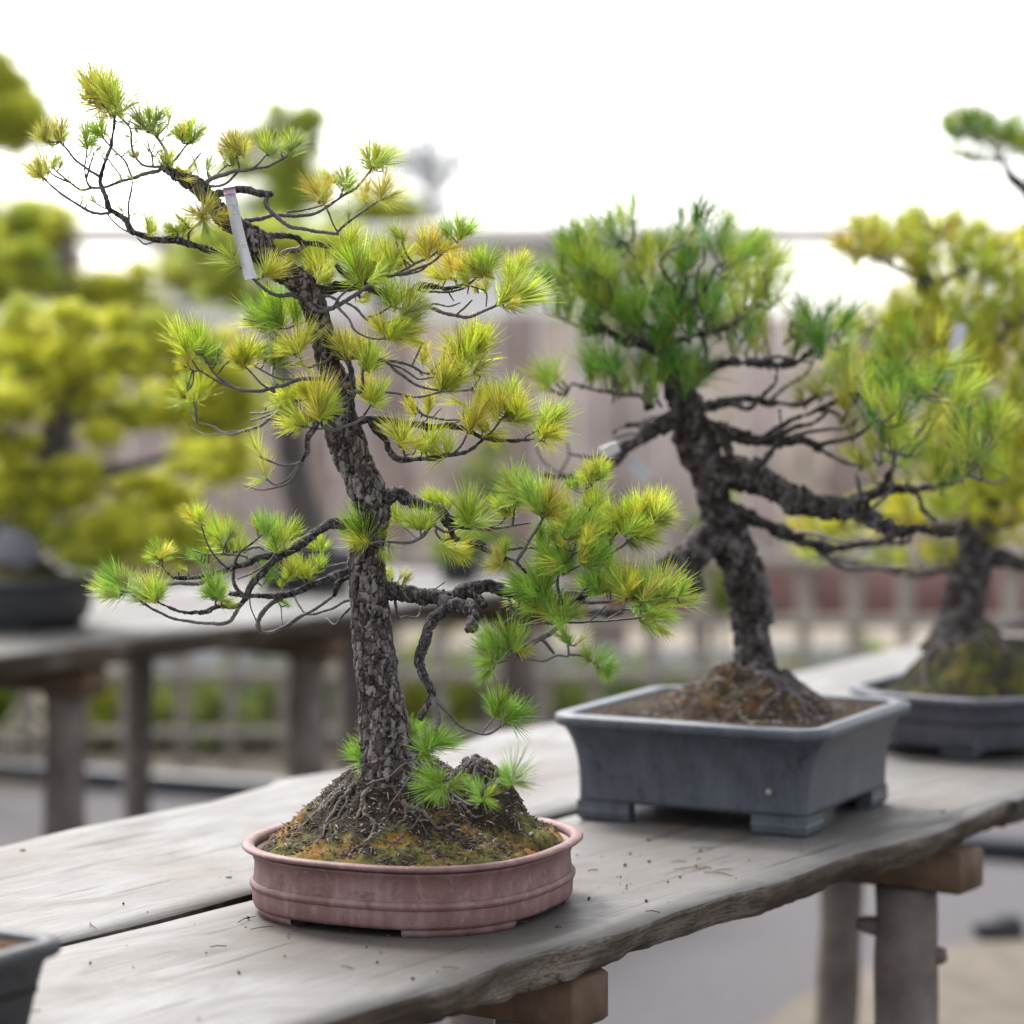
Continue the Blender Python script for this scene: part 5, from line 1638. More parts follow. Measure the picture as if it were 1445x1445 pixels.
# knuckles, stubs and crossing side branches
for (zx, zy, ex, ey, r0, r1) in ((760, 1010, 800, 960, 13, 9), (880, 1075, 900, 1140, 10, 7), (640, 1130, 700, 1180, 14, 10), (540, 850, 520, 900, 12, 8), (660, 900, 700, 960, 12, 7), (1150, 1150, 1160, 1095, 9, 5), (960, 1110, 940, 1050, 6, 3)):
    B(ZB([(zx, zy), ((zx + ex) / 2 + 8, (zy + ey) / 2 - 6), (ex, ey)]), r0, r1, rg.uniform(-.04, .02))
for (zx, zy, ang, L) in ((760, 1010, 60, 260), (820, 890, 55, 240), (900, 890, 75, 260), (1000, 910, 60, 220), (700, 765, 70, 260), (820, 770, 60, 230), (950, 770, 55, 200), (760, 630, 40, 220), (880, 630, 60, 180), (1050, 1120, 40, 240), (1150, 1150, 55, 260), (1230, 1070, 40, 220), (1330, 1060, 45, 190), (1000, 790, 50, 200), (900, 1210, 75, 240), (1080, 1255, 70, 240), (620, 640, 20, 260), (560, 560, 5, 260), (500, 480, -20, 230), (440, 560, -45, 230), (520, 430, 15, 200), (640, 520, 45, 210), (350, 560, -20, 220), (420, 860, -70, 220), (300, 970, -30, 160)):
    q, a = [(zx, zy)], R(ang)
    for k in range(4):
        a += rg.gauss(0, .45)
        q.append((q[-1][0] + math.sin(a) * L / 4, q[-1][1] - math.cos(a) * L / 4))
    B(ZB(q), rg.uniform(3.4, 5.0), 1.5, rg.uniform(-.10, .10))


def fluff(T, cx, cy, rx, ry, n, size, cols, up=0.0, spread=32, mesh=None, dz=.10, fan=26):
    for i in range(n):
        a = rg.uniform(0, 6.283); q = math.sqrt(rg.random())
        x, y = cx + rx * q * math.cos(a), cy + ry * q * math.sin(a)
        ang = up + fan * (x - cx) / rx + rg.gauss(0, spread * .6)
        T.tuft(x, y, ang, size * rg.uniform(.8, 1.15), rg.choice(cols), meshes=mesh, dz=rg.uniform(-dz, dz))


for args in ((930, 385, 150, 78, 84, 58, 'BBKKKVV'), (960, 470, 120, 46, 36, 56, 'BBBK'), (815, 425, 52, 64, 28, 56, 'KVDB'), (1050, 410, 60, 60, 22, 54, 'KVM'), (925, 540, 62, 26, 22, 60, 'BBBK'), (860, 545, 40, 20, 9, 56, 'BK'), (800, 545, 34, 14, 7, 50, 'KV'),
             (1150, 475, 48, 26, 14, 54, 'BBK'), (1095, 490, 40, 20, 7, 46, 'KVO'), (1215, 525, 46, 40, 12, 54, 'KBV'), (1275, 585, 90, 54, 30, 52, 'BKVVM'), (1340, 600, 80, 60, 16, 52, 'VVM'), (1180, 560, 50, 30, 10, 48, 'KV'), (1230, 660, 50, 26, 10, 50, 'KVM'), (1310, 675, 46, 30, 8, 54, 'BKV'), (1395, 640, 55, 40, 11, 56, 'BKV'), (1290, 515, 60, 40, 10, 54, 'KVB')):
    fluff(T2, *args[:7], mesh=TUFT_LONG)
T2.build(M['bark2'], M['bark2'], M['twig'], cell=.016, amp=.006, res=.003, tsides=44, thick=4.5, twig_r=1.5)


def roots_on(tree, P, rz, zfun, c0, n, L, r, half, seed, mats):
    rq = random.Random(seed)
    for i in range(n):
        az = rq.uniform(0, 6.28); st = rq.uniform(.02, .035)
        x, y, a = c0[0] + math.cos(az) * st, c0[1] + math.sin(az) * st, az
        pts, m = [], int(L * rq.uniform(.5, 1.1) / .006)
        r0 = r * rq.uniform(.35, 1)
        for k in range(m):
            l = w2l(P, rz, (P[0] + x, P[1] + y, P[2]))
            if abs(l.x) > half[0] or abs(l.y) > half[1]: break
            z, _ = zfun(l.x, l.y); rr = r0 * (1 - .75 * k / m)
            pts.append((P[0] + x, P[1] + y, P[2] + z + rr * .4, rr))
            a += rq.gauss(0, .3); x += math.cos(a) * .006; y += math.sin(a) * .006
        if len(pts) < 5: continue
        mb = MB(); tube(mb, np.array(pts), 9, .003, lump=.5)
        mb.build('root', mats, tree.root, tree.root_loc)


roots_on(T2, P2, rz2, mound2, (base2[0] - P2[0], base2[1] - P2[1]), 16, .10, .007, (.12, .125), 4, [M['bark2'], M['twig']])


def plate(name, label, cat, px, w, Y, mat, th=.0006, tw=0.0, extra=None):
    """a small hanging tag: strip along px, w pixels wide, Y metres off"""
    C = np.array(px, float)
    org = at(*C[0], Y)
    V, fs = [], []
    for i, (x, y) in enumerate(C):
        d = C[min(i + 1, len(C) - 1)] - C[max(i - 1, 0)]; d = d / np.linalg.norm(d)
        nx = np.array([-d[1], d[0]]) * w / 2
        a, b = at(x - nx[0], y - nx[1], Y - tw), at(x + nx[0], y + nx[1], Y + tw)
        V += [a - org, b - org, b - org + [0, th, 0], a - org + [0, th, 0]]
    for i in range(len(C) - 1):
        for k in range(4):
            fs.append((i * 4 + k, i * 4 + (k + 1) % 4, (i + 1) * 4 + (k + 1) % 4, (i + 1) * 4 + k))
    fs += [(0, 1, 2, 3), tuple((len(C) - 1) * 4 + k for k in (3, 2, 1, 0))]
    mb = MB(); mb.add(V, fs)
    o = mb.build(name, mat, loc=tuple(org), smooth=False)
    return tag(o, label, cat)


plate('branch_wrap', 'short white wrap around the left limb of the black pine', 'wrap', [(850, 640), (862, 634), (873, 630)], 15, Y2 - .06, M['tagw'], .02)
plate('name_tag', 'small white tag hanging below the wrapped limb of the black pine', 'tag', [(888, 648), (900, 660), (915, 674)], 20, Y2 - .02, M['tagw'])

# ------------------------------------------------------------------ third pot and tree
P3 = UN(3.69, -1.675, BENCH_Z)
a3, b3, c3 = .128, .170, .060
o3 = densify(poly_outline([(-a3 + c3, -b3), (a3 - c3, -b3), (a3, -b3 + c3), (a3, b3 - c3), (a3 - c3, b3), (-a3 + c3, b3), (-a3, b3 - c3), (-a3, -b3 + c3)], 4, .003), .014)
wall3 = [(-.012, .010), (-.006, .018), (-.001, .04), (.004, .06), (.010, .072), (.013, .0765)]
rim3 = [(.011, .076), (.019, .0765), (.021, .079), (.021, .085), (.018, .0875), (.006, .088), (.004, .085), (.004, .07)]
feet3 = [curved_foot(o3, int(len(o3) * (k + .35) / 4), int(len(o3) * (k + .65) / 4), M['blue2'], .011, -.016, .03, 0) for k in range(4)]
pot3 = pot('bonsai_pot', 'slate violet eight sided pot with mossy root mound behind the rectangular pot', P3, RZ + R(4), o3, M['blue2'], wall3, rim3, (), feet3, sole_z=.0105, floor_in=.002)


def mound3(x, y):
    d = math.hypot(x * 1.02, y * .95)
    h = .074 + .085 * max(0, 1 - (d / .122) ** 2.0) + .034 * noise.noise(Vector((x * 22, y * 22, 3))) * max(0, 1 - d / .15)
    return h, .62


soil_top(pot3, o3, .0025, mound3, M['soil3'], 46, fine=.004)
Y3 = 4.02
T3 = Tree('bonsai_tree', 'yellow green pine bonsai with thick dark trunk in the eight sided pot', 'bonsai', Y3, at(1345, 915, Y3), 9)
T3.trunk([(1342, 925, 48), (1348, 900, 36), (1356, 870, 33), (1362, 835, 31), (1370, 800, 29), (1380, 755, 26), (1390, 700, 22), (1392, 650, 20), (1385, 600, 19), (1368, 550, 18), (1348, 500, 17), (1328, 450, 15), (1310, 410, 13), (1299, 378, 9), (1290, 350, 5)], .02)
B = T3.branch
for pp, r0, r1, dz in (([(1305, 400), (1260, 375), (1215, 355)], 5, 2, -.05), ([(1312, 415), (1350, 385), (1390, 370)], 6, 2, .04), ([(1345, 495), (1290, 470), (1240, 450)], 7, 2.5, -.05), ([(1360, 530), (1400, 490), (1435, 450)], 7, 3, .02),
                       ([(1385, 600), (1420, 570), (1460, 545)], 7, 3, .05), ([(1390, 660), (1340, 640), (1290, 625)], 7, 3, .08), ([(1388, 700), (1420, 680), (1460, 660)], 6, 3, .0), ([(1382, 750), (1320, 745), (1250, 735), (1180, 745)], 9, 3, .10),
                       ([(1375, 790), (1300, 810), (1220, 795), (1140, 780)], 6, 2.5, .12), ([(1375, 780), (1420, 790), (1470, 800)], 14, 8, -.02), ([(1380, 760), (1420, 740), (1460, 730)], 6, 3, .02)):
    B(pp, r0, r1, dz)
for args in ((1350, 440, 90, 44, 26, 42, 'WWV'), (1330, 520, 90, 40, 26, 42, 'WWV'), (1400, 560, 60, 60, 24, 44, 'WWWV'), (1370, 650, 80, 50, 26, 42, 'WWV'), (1430, 660, 40, 60, 18, 44, 'WWV'), (1400, 380, 50, 30, 16, 40, 'WWV'), (1275, 350, 88, 36, 34, 42, 'WWVO'), (1215, 350, 40, 20, 12, 40, 'WVO'), (1330, 330, 50, 22, 12, 38, 'WWV'), (1385, 365, 34, 36, 15, 40, 'WVO'), (1250, 455, 60, 26, 18, 42, 'WWV'), (1330, 470, 70, 24, 18, 42, 'WWV'), (1420, 440, 34, 50, 18, 42, 'WVV'), (1395, 510, 56, 36, 24, 44, 'WWWV'),
             (1430, 590, 40, 50, 20, 44, 'WWV'), (1320, 620, 56, 30, 14, 42, 'WV'), (1400, 690, 50, 40, 20, 44, 'WWV'), (1150, 745, 34, 18, 9, 38, 'WW'), (1240, 735, 60, 20, 14, 38, 'WWV'), (1330, 715, 60, 24, 14, 40, 'WVM'), (1420, 740, 40, 34, 16, 42, 'WWV'), (1300, 795, 56, 14, 9, 36, 'WV'), (1170, 785, 40, 10, 5, 32, 'WV'), (1200, 520, 30, 20, 6, 40, 'WV'), (1265, 560, 24, 16, 5, 38, 'WW')):
    fluff(T3, *args[:7], mesh=TUFT_SOFT, spread=45, fan=40)
roots_on(T3, P3, RZ + R(4), mound3, (float(at(1345, 915, Y3)[0] - P3[0]), float(at(1345, 915, Y3)[1] - P3[1])), 12, .11, .008, (.12, .13), 6, [M['bark2'], M['twig']])
T3.build(M['bark2'], M['bark2'], M['twig'], cell=.014, amp=.004, res=.004, tsides=32, thick=5)
plate('name_tag', 'long white tag hanging in front of the yellow pine trunk', 'tag', [(1356, 458), (1350, 485), (1344, 508)], 19, Y3 - .16, M['tagw'])
plate('name_tag', 'small white tag end below the long tag on the yellow pine', 'tag', [(1336, 524), (1336, 532), (1336, 540)], 17, Y3 - .16, M['tagw'])

# ------------------------------------------------------------------ fourth pot and tree at the right edge
P4 = UN(4.63, -1.905, BENCH_Z)
o4 = super_outline(.155, .15, 2.4, 64)
wall4 = [(-.02, .008), (-.008, .02), (.0, .045), (.004, .06), (.006, .066)]
rim4 = [(.004, .0655), (.012, .066), (.014, .069), (.014, .074), (.010, .077), (.001, .0775), (-.002, .074), (-.002, .06)]
feet4 = [curved_foot(o4, 8 + 16 * k - 4, 8 + 16 * k + 4, M['brownpot'], .009, -.022, .03, 0) for k in range(4)]
pot4 = pot('bonsai_pot', 'dark brown round pot farthest along the near bench at the frame edge', P4, RZ, o4, M['brownpot'], wall4, rim4, (), feet4, sole_z=.0085)
mound4 = lambda x, y: (.064 + .03 * max(0, 1 - math.hypot(x, y) / .12), .6)
soil_top(pot4, o4, -.004, mound4, M['soil2'], 26, fine=.004)
Y4 = float(P4[1])
xc4 = 722.5 + F * P4[0] / Y4
T4 = Tree('bonsai_tree', 'tall green pine bonsai leaning in from the frame edge above the brown pot', 'bonsai', Y4, at(xc4, 920, Y4), 15)
T4.trunk([(xc4, 930, 40), (xc4 + 4, 860, 30), (xc4 + 10, 760, 27), (xc4 - 6, 640, 24), (xc4 - 30, 500, 20), (xc4 - 58, 380, 15), (1462, 300, 11), (1446, 268, 9), (1425, 246, 7), (1412, 225, 5), (1400, 205, 3.5)], .02)
B = T4.branch
B([(1445, 268), (1465, 240), (1470, 200)], 5, 2.5, .02); B([(1412, 228), (1390, 228), (1360, 225), (1340, 218)], 3, 1.5, -.04); B([(1404, 210), (1385, 195), (1365, 185)], 3, 1.8, .02)
B([(xc4 - 30, 500), (xc4 + 30, 450), (xc4 + 80, 420)], 8, 3, 0); B([(xc4, 650), (xc4 - 60, 640), (xc4 - 100, 620)], 8, 3, .05)
for args in ((1368, 182, 40, 18, 30, 30, 'BKV'), (1405, 195, 34, 14, 16, 28, 'KV'), (1448, 195, 24, 26, 18, 30, 'BKV'), (1345, 220, 18, 6, 5, 22, 'BD'), (1385, 226, 22, 6, 5, 22, 'B'), (1490, 240, 50, 40, 22, 32, 'BKV'), (1530, 420, 60, 30, 22, 36, 'BK'), (1455, 335, 22, 14, 8, 30, 'VK'), (1460, 620, 40, 26, 14, 34, 'KV')):
    fluff(T4, *args[:7], mesh=TUFT_SOFT, spread=40)
T4.build(M['bark2'], M['bark2'], M['twig'], cell=.016, amp=.004, res=.006, tsides=26, thick=5)

# ------------------------------------------------------------------ pot at the lower left corner of the frame
P5 = UN(1.512, -1.672, BENCH_Z)
o5 = densify(poly_outline([(-.115, -.115), (.115, -.115), (.115, .115), (-.115, .115)], 6, .012), .015)
wall5 = [(-.016, .008), (-.010, .016), (-.002, .05), (.004, .07), (.008, .0765)]
rim5 = [(.006, .0765), (.015, .077), (.018, .08), (.018, .087), (.015, .09), (.004, .0905), (.001, .088), (.001, .07)]
feet5 = [rect_foot(sx, sy, .102, .102, .05, .05, .0085, .016, M['black']) for sx in (-1, 1) for sy in (-1, 1)]
pot5 = pot('bonsai_pot', 'dark grey square pot of rusty soil at the near end of the bench', P5, RZ + R(2), o5, M['black'], wall5, rim5, (), feet5, sole_z=.0085, floor_in=-.001)
mound5 = lambda x, y: (.084 + .024 * max(0, 1 - math.hypot(x, y) / .11), .8)
soil_top(pot5, o5, -.001, mound5, M['soil2'], 30, fine=.004)
litter(pot5, mound5, (.1, .1), 500, [M['chip_rust'], M['chip_rust'], M['chip_brown']], 12, big=2.0)

# ------------------------------------------------------------------ the bonsai of the second bench and the garden beyond
def pad_mesh(tree, b, cx, cy, rx, ry, Y, n, size, col, seed, thin=.0022, per=15, name='foliage_pad', depth=None):
    """one cloud of foliage: many small needle tufts with their own tilt, real depth"""
    q = np.random.default_rng(seed)
    s = Y / F
    RX, RY = rx * s, ry * s
    RD = depth if depth else RX * .9
    c = at(cx, cy, Y) - tree.root_loc
    n_t = n
    a = q.uniform(0, 2 * np.pi, n_t); z = q.uniform(-1, 1, n_t); rr = np.minimum(2.2, np.abs(q.normal(.6, .5, n_t)))
    h = np.sqrt(1 - z * z)
    P = np.stack([RX * rr * h * np.cos(a), RD * rr * h * np.sin(a), RY * rr * z], 1)
    # clumps: pull tufts towards a few sub centres so that gaps stay open
    k = max(4, n_t // 14)
    cen = P[:k]
    near = np.argmin(((P[:, None] - cen[None]) ** 2).sum(2), 1)
    P = P * .7 + cen[near] * .3
    ax = np.stack([P[:, 0] / RX * .8, P[:, 1] / RD * .8, .7 + P[:, 2] / RY * .5], 1) + q.normal(0, .35, (n_t, 3))
    ax /= np.linalg.norm(ax, axis=1)[:, None]
    P = np.repeat(P, per, 0); ax = np.repeat(ax, per, 0)
    tuft_rnd = np.repeat(q.random(n_t), per)
    d = ax + q.normal(0, .55, ax.shape); d /= np.linalg.norm(d, axis=1)[:, None]
    L = size * s * q.uniform(.65, 1.1, len(P))[:, None]
    o = np.cross(d, q.normal(0, 1, d.shape)); o /= np.linalg.norm(o, axis=1)[:, None]
    o2_ = np.cross(d, o)
    w = thin
    base = P + c
    V = np.stack([base + o * w, base - o * w * .5 + o2_ * w * .87, base - o * w * .5 - o2_ * w * .87, base + d * L * .6 + o * w, base + d * L * .6 - o * w * .5 + o2_ * w * .87, base + d * L * .6 - o * w * .5 - o2_ * w * .87, base + d * L], 1)
    m = len(P)
    br = tuft_rnd * .6 + q.random(m) * .4
    K = np.zeros((m, 7, 4)); K[:, :, 0] = q.random(m)[:, None]; K[:, :, 2] = br[:, None]; K[:, 3:, 1] = .6; K[:, 6, 1] = 1; K[:, :, 3] = 1
    i = np.arange(m)[:, None] * 7
    quads = np.concatenate([i + np.array([[0, 1, 4, 3]]), i + np.array([[1, 2, 5, 4]]), i + np.array([[2, 0, 3, 5]])])
    tris = np.concatenate([i + np.array([[3, 4, 6]]), i + np.array([[4, 5, 6]]), i + np.array([[5, 3, 6]])])
    me = bpy.data.meshes.new(name)
    V = V.reshape(-1, 3)
    me.vertices.add(len(V)); me.vertices.foreach_set('co', V.ravel())
    nl = len(quads) * 4 + len(tris) * 3
    me.loops.add(nl); me.loops.foreach_set('vertex_index', np.concatenate([quads.ravel(), tris.ravel()]))
    me.polygons.add(len(quads) + len(tris))
    st = np.concatenate([np.arange(len(quads)) * 4, len(quads) * 4 + np.arange(len(tris)) * 3])
    me.polygons.foreach_set('loop_start', st)
    me.update(calc_edges=True)
    me.materials.append(M['needle'])
    ca = me.color_attributes.new('Col', 'FLOAT_COLOR', 'POINT')
    ca.data.foreach_set('color', K.reshape(-1))
    o = link(name, me, tree.root)
    o.color = (*NEEDLE_COL[col], 1)
    return o


class Pine(Tree):
    def finish(self, pads, mt=None, sides=20, cell=.02):
        mt = mt or M['bark2']
        for b in self.br:
            mb = MB(); C = self.rows(b['px'], b['Y'], b['r'])
            tube(mb, C, sides if b['kind'] == 'trunk' else 9, .012, lump=.22)
            mb.c[-1][:, :2] = (.8, .4)
            mb.build('trunk' if b['kind'] == 'trunk' else 'branch', mt, self.root, self.root_loc)
        for i, (cx, cy, rx, ry, n, size, col) in enumerate(pads):
            nd, d = self.nearest(cx, cy + ry * .3)
            Yp = nd[2] + self.rg.uniform(-.5, .5) * rx * self.Y / F
            mb = MB()
            a, c = at(nd[0], nd[1], nd[2]), at(cx, cy + ry * .3, Yp)
            if np.linalg.norm(a - c) > .02:
                C = catmull([a, (a + c) / 2 - np.array([0, 0, .02]), c], 6)
                tube(mb, np.c_[C, np.linspace(3.4, 1.6, len(C)) * self.Y / F], 8, lump=.2)
                mb.c[-1][:, :2] = (.8, .4)
                mb.build('branch', mt, self.root, self.root_loc)
            pad_mesh(self, None, cx, cy, rx, ry, Yp, n, size, col, 100 + i + int(self.Y * 10), thin=max(.0013, (.55 if self.Y < 12 else .9) * self.Y / F))
        return self.root


PA = UN(4.15, -4.10, BENCH_Z)
oA = super_outline(.20, .17, 2.6, 64)
wallA = [(-.02, .012), (-.008, .03), (.0, .06), (.003, .085), (.006, .094)]
rimA = [(.004, .0935), (.014, .094), (.017, .098), (.017, .104), (.013, .108), (.002, .1085), (-.003, .104), (-.003, .08)]
feetA = [curved_foot(oA, 8 + 16 * k - 4, 8 + 16 * k + 4, M['black'], .013, -.024, .04, 0) for k in range(4)]
potA = pot('bonsai_pot', 'wide black oval pot on the second bench under the yellow green pine', PA, RZ, oA, M['black'], wallA, rimA, (), feetA, sole_z=.0125)
mA = lambda x, y: (.092 + .07 * max(0, 1 - math.hypot(x / .17, y / .15) ** 2), .6)
soil_top(potA, oA, -.004, mA, M['soil3'], 22, fine=.005)
YA = float(PA[1])
A = Pine('bonsai_tree', 'broad yellow green pine bonsai in the black pot on the second bench', 'bonsai', YA, at(-5, 800, YA), 31)
A.trunk([(-8, 815, 36), (0, 780, 28), (25, 735, 25), (55, 690, 22), (75, 640, 20), (80, 590, 17), (95, 540, 14), (110, 500, 10)], .03)
for pp, r0, r1, dz in (([(60, 680), (130, 670), (200, 655), (245, 640)], 12, 6, -.15), ([(80, 600), (160, 580), (250, 590), (300, 600)], 8, 3, .1), ([(90, 550), (150, 520), (210, 505)], 7, 3, -.1), ([(70, 650), (20, 620), (-30, 600)], 8, 4, -.1), ([(95, 540), (60, 500), (30, 480)], 6, 3, .1), ([(30, 730), (90, 760), (150, 770), (220, 770)], 8, 3, -.12), ([(130, 670), (180, 710), (230, 720)], 5, 3, .1)):
    A.branch(pp, r0, r1, dz)
def scatter(regions, seed, cols, size=30, n=26, dens=2.1):
    rr, out = random.Random(seed), []
    for (cx, cy, rx, ry, k) in regions:
        for q in range(int(k * dens)):
            a = rr.uniform(0, 6.28); s = math.sqrt(rr.random()) * 1.05
            out.append((cx + rx * s * math.cos(a), cy + ry * s * math.sin(a), rr.uniform(18, 46), rr.uniform(8, 16), n, size * rr.uniform(.7, 1.4), rr.choice(cols)))
    return out


A.finish(scatter(((60, 480, 100, 44, 10), (190, 495, 105, 44, 10), (130, 540, 100, 34, 6), (265, 560, 76, 46, 7), (10, 520, 50, 30, 3), (0, 610, 56, 44, 6), (40, 680, 84, 56, 9), (180, 600, 60, 30, 4), (312, 590, 36, 36, 4), (300, 672, 44, 42, 5), (120, 720, 95, 40, 7), (215, 735, 95, 44, 8), (60, 772, 75, 26, 4), (160, 788, 70, 16, 3), (280, 765, 50, 24, 4), (-60, 600, 60, 90, 5)), 8, 'WWWWWV', 30, 22, 1.5))
# weathered stone that leans beside that pot
def boulder(name, label, c, s, seed, mat, cat='rock'):
    mb = MB(); V, fs = [], []
    for i in range(13):
        th = math.pi * i / 12
        for j in range(20):
            ph = 2 * math.pi * j / 20
            d = np.array([math.sin(th) * math.cos(ph), math.sin(th) * math.sin(ph), math.cos(th)])
            q = d * (1 + .30 * noise.noise(Vector(d) * 1.5 + Vector((seed, 0, 0))) + .12 * noise.noise(Vector(d) * 4 + Vector((seed, 3, 0))))
            V.append(q * np.array(s) + np.array([0, 0, s[2] * .8]))
    for i in range(12):
        for j in range(20):
            fs.append((i * 20 + j, (i + 1) * 20 + j, (i + 1) * 20 + (j + 1) % 20, i * 20 + (j + 1) % 20))
    mb.add(V, fs)
    o = mb.build(name, mat, loc=tuple(c))
    return tag(o, label, cat)


M['greyrock'] = mat_plain('grey_rock', (.22, .22, .25), .8, .35, 14, .3, .004)
boulder('rock', 'grey rock set on the soil of the black oval pot', at(22, 815, YA - .06), (.05, .04, .06), 2.0, M['greyrock'])

PB = UN(5.19, -4.10, BENCH_Z)
oB = super_outline(.105, .10, 3, 48)
wallB = [(-.01, .01), (-.004, .03), (.0, .06), (.004, .082), (.006, .088)]
rimB = [(.004, .0875), (.012, .088), (.014, .092), (.014, .097), (.010, .1), (.002, .1005), (-.003, .097), (-.003, .08)]
feetB = [curved_foot(oB, 6 + 12 * k - 3, 6 + 12 * k + 3, M['black'], .011, -.014, .03, 0) for k in range(4)]
potB = pot('bonsai_pot', 'small black pot on the second bench under the bare dark trunk', PB, RZ, oB, M['black'], wallB, rimB, (), feetB, sole_z=.0105)
soil_top(potB, oB, -.004, lambda x, y: (.086 + .02 * max(0, 1 - math.hypot(x, y) / .09), .5), M['soil2'], 18, fine=.004)
YB = float(PB[1])
Bt = Pine('bonsai_tree', 'bonsai with thick bare dark trunk behind the slender pine', 'bonsai', YB, at(436, 775, YB), 33)
Bt.trunk([(440, 780, 34), (432, 740, 26), (420, 690, 22), (412, 640, 20), (406, 590, 19), (398, 540, 17), (392, 490, 14), (384, 440, 11), (380, 400, 8)], .03)
for pp, r0, r1, dz in (([(392, 480), (360, 440), (320, 410)], 7, 3, .05), ([(384, 440), (420, 400), (450, 370)], 6, 3, -.05), ([(380, 400), (350, 370), (300, 360)], 5, 2.5, .05)):
    Bt.branch(pp, r0, r1, dz)
Bt.finish([(300, 360, 60, 28, 120, 34, 'V'), (380, 345, 60, 30, 120, 34, 'V'), (455, 355, 55, 28, 110, 34, 'V'), (320, 415, 44, 22, 80, 32, 'V')])

YC = 7.4
Cc = Pine('garden_pine', 'olive green pine with brown trunk just in front of the board fence', 'tree', YC, at(96, 1040, YC), 35)
z0C = float(at(96, 1040, YC)[2])
Cc.root.location.z = 0; Cc.root_loc = np.array([Cc.root_loc[0], YC, 0.0])
yb = 500 + 1.32 * F / YC
Cc.trunk([(92, yb, 22), (94, yb - 150, 18), (98, 900, 17), (92, 760, 16), (96, 620, 15), (92, 500, 15), (96, 430, 14), (94, 370, 12), (100, 325, 8)], .03)
for pp, r0, r1, dz in (([(96, 420), (160, 400), (230, 395)], 7, 3, .1), ([(94, 400), (50, 390), (0, 385)], 6, 3, -.1), ([(97, 350), (60, 335), (20, 330)], 5, 2.5, .1), ([(96, 460), (180, 440), (260, 430)], 6, 3, .15)):
    Cc.branch(pp, r0, r1, dz)
Cc.finish(scatter(((30, 318, 66, 20, 7), (12, 365, 60, 34, 8), (50, 410, 70, 24, 6), (120, 412, 34, 16, 3), (170, 405, 40, 26, 5), (272, 385, 34, 26, 4), (200, 455, 60, 20, 4), (-40, 340, 50, 60, 6), (325, 350, 50, 24, 4)), 9, 'WWWVVK', 28, 24, 1.7), mt=M['post'])

YD = 8.2
Dd = Pine('garden_pine', 'tall golden pine at the frame edge above the olive pine', 'tree', YD, at(-120, 1000, YD), 37)
Dd.root.location.z = 0; Dd.root_loc = np.array([Dd.root_loc[0], YD, 0.0])
Dd.trunk([(-120, 500 + 1.32 * F / YD, 26), (-118, 900, 22), (-112, 700, 20), (-118, 500, 18), (-110, 350, 15), (-100, 200, 10), (-95, 100, 6)], .03)
for pp, r0, r1, dz in (([(-104, 250), (-60, 220), (-10, 190)], 7, 3, -.1), ([(-98, 160), (-50, 140), (-5, 120)], 6, 3, .0)):
    Dd.branch(pp, r0, r1, dz)
Dd.finish(scatter(((8, 150, 40, 34, 9), (0, 190, 40, 20, 5), (-8, 98, 34, 16, 4)), 10, 'WWV', 30, 28) + [(-60, 260, 40, 20, 60, 30, 'V'), (-70, 120, 60, 50, 140, 34, 'W'), (-90, 230, 60, 40, 110, 34, 'V')], mt=M['post'])

YE = 13.5
Ee = Pine('garden_pine', 'dark green pine top rising above the fence rail behind the tagged branch', 'tree', YE, at(430, 880, YE), 39)
Ee.root.location.z = 0; Ee.root_loc = np.array([Ee.root_loc[0], YE, 0.0])
Ee.trunk([(420, 500 + 1.32 * F / YE, 20), (425, 700, 15), (415, 500, 12), (420, 380, 9), (405, 280, 7), (410, 200, 5), (420, 165, 3)], .05)
for pp, r0, r1, dz in (([(405, 270), (370, 240), (340, 230)], 4, 2, .1), ([(408, 215), (385, 180), (375, 165)], 3, 1.5, -.1)):
    Ee.branch(pp, r0, r1, dz)
Ee.finish([(430, 168, 20, 12, 80, 22, 'M'), (390, 158, 14, 10, 34, 22, 'M'), (362, 205, 40, 14, 90, 24, 'V'), (440, 210, 14, 8, 30, 22, 'K'), (345, 245, 40, 16, 100, 24, 'V'), (425, 262, 34, 12, 60, 22, 'K'), (412, 190, 26, 16, 40, 24, 'V'), (408, 232, 34, 16, 60, 24, 'V'), (402, 280, 44, 18, 100, 24, 'V'), (440, 178, 16, 10, 40, 22, 'K'), (400, 300, 60, 26, 110, 22, 'K')], mt=M['post'])

YG = 12.2
Gg = Pine('garden_pine', 'rounded golden green pine top showing above the fence rail', 'tree', YG, at(535, 900, YG), 41)
Gg.root.location.z = 0; Gg.root_loc = np.array([Gg.root_loc[0], YG, 0.0])
Gg.trunk([(535, 500 + 1.32 * F / YG, 20), (530, 600, 14), (538, 420, 11), (535, 320, 7), (537, 290, 4)], .05)
Gg.finish([(530, 298, 46, 22, 110, 24, 'V'), (560, 310, 36, 22, 90, 24, 'V'), (490, 322, 44, 20, 90, 24, 'K'), (540, 340, 70, 22, 120, 24, 'V'), (470, 350, 40, 20, 60, 24, 'K')], mt=M['post'])

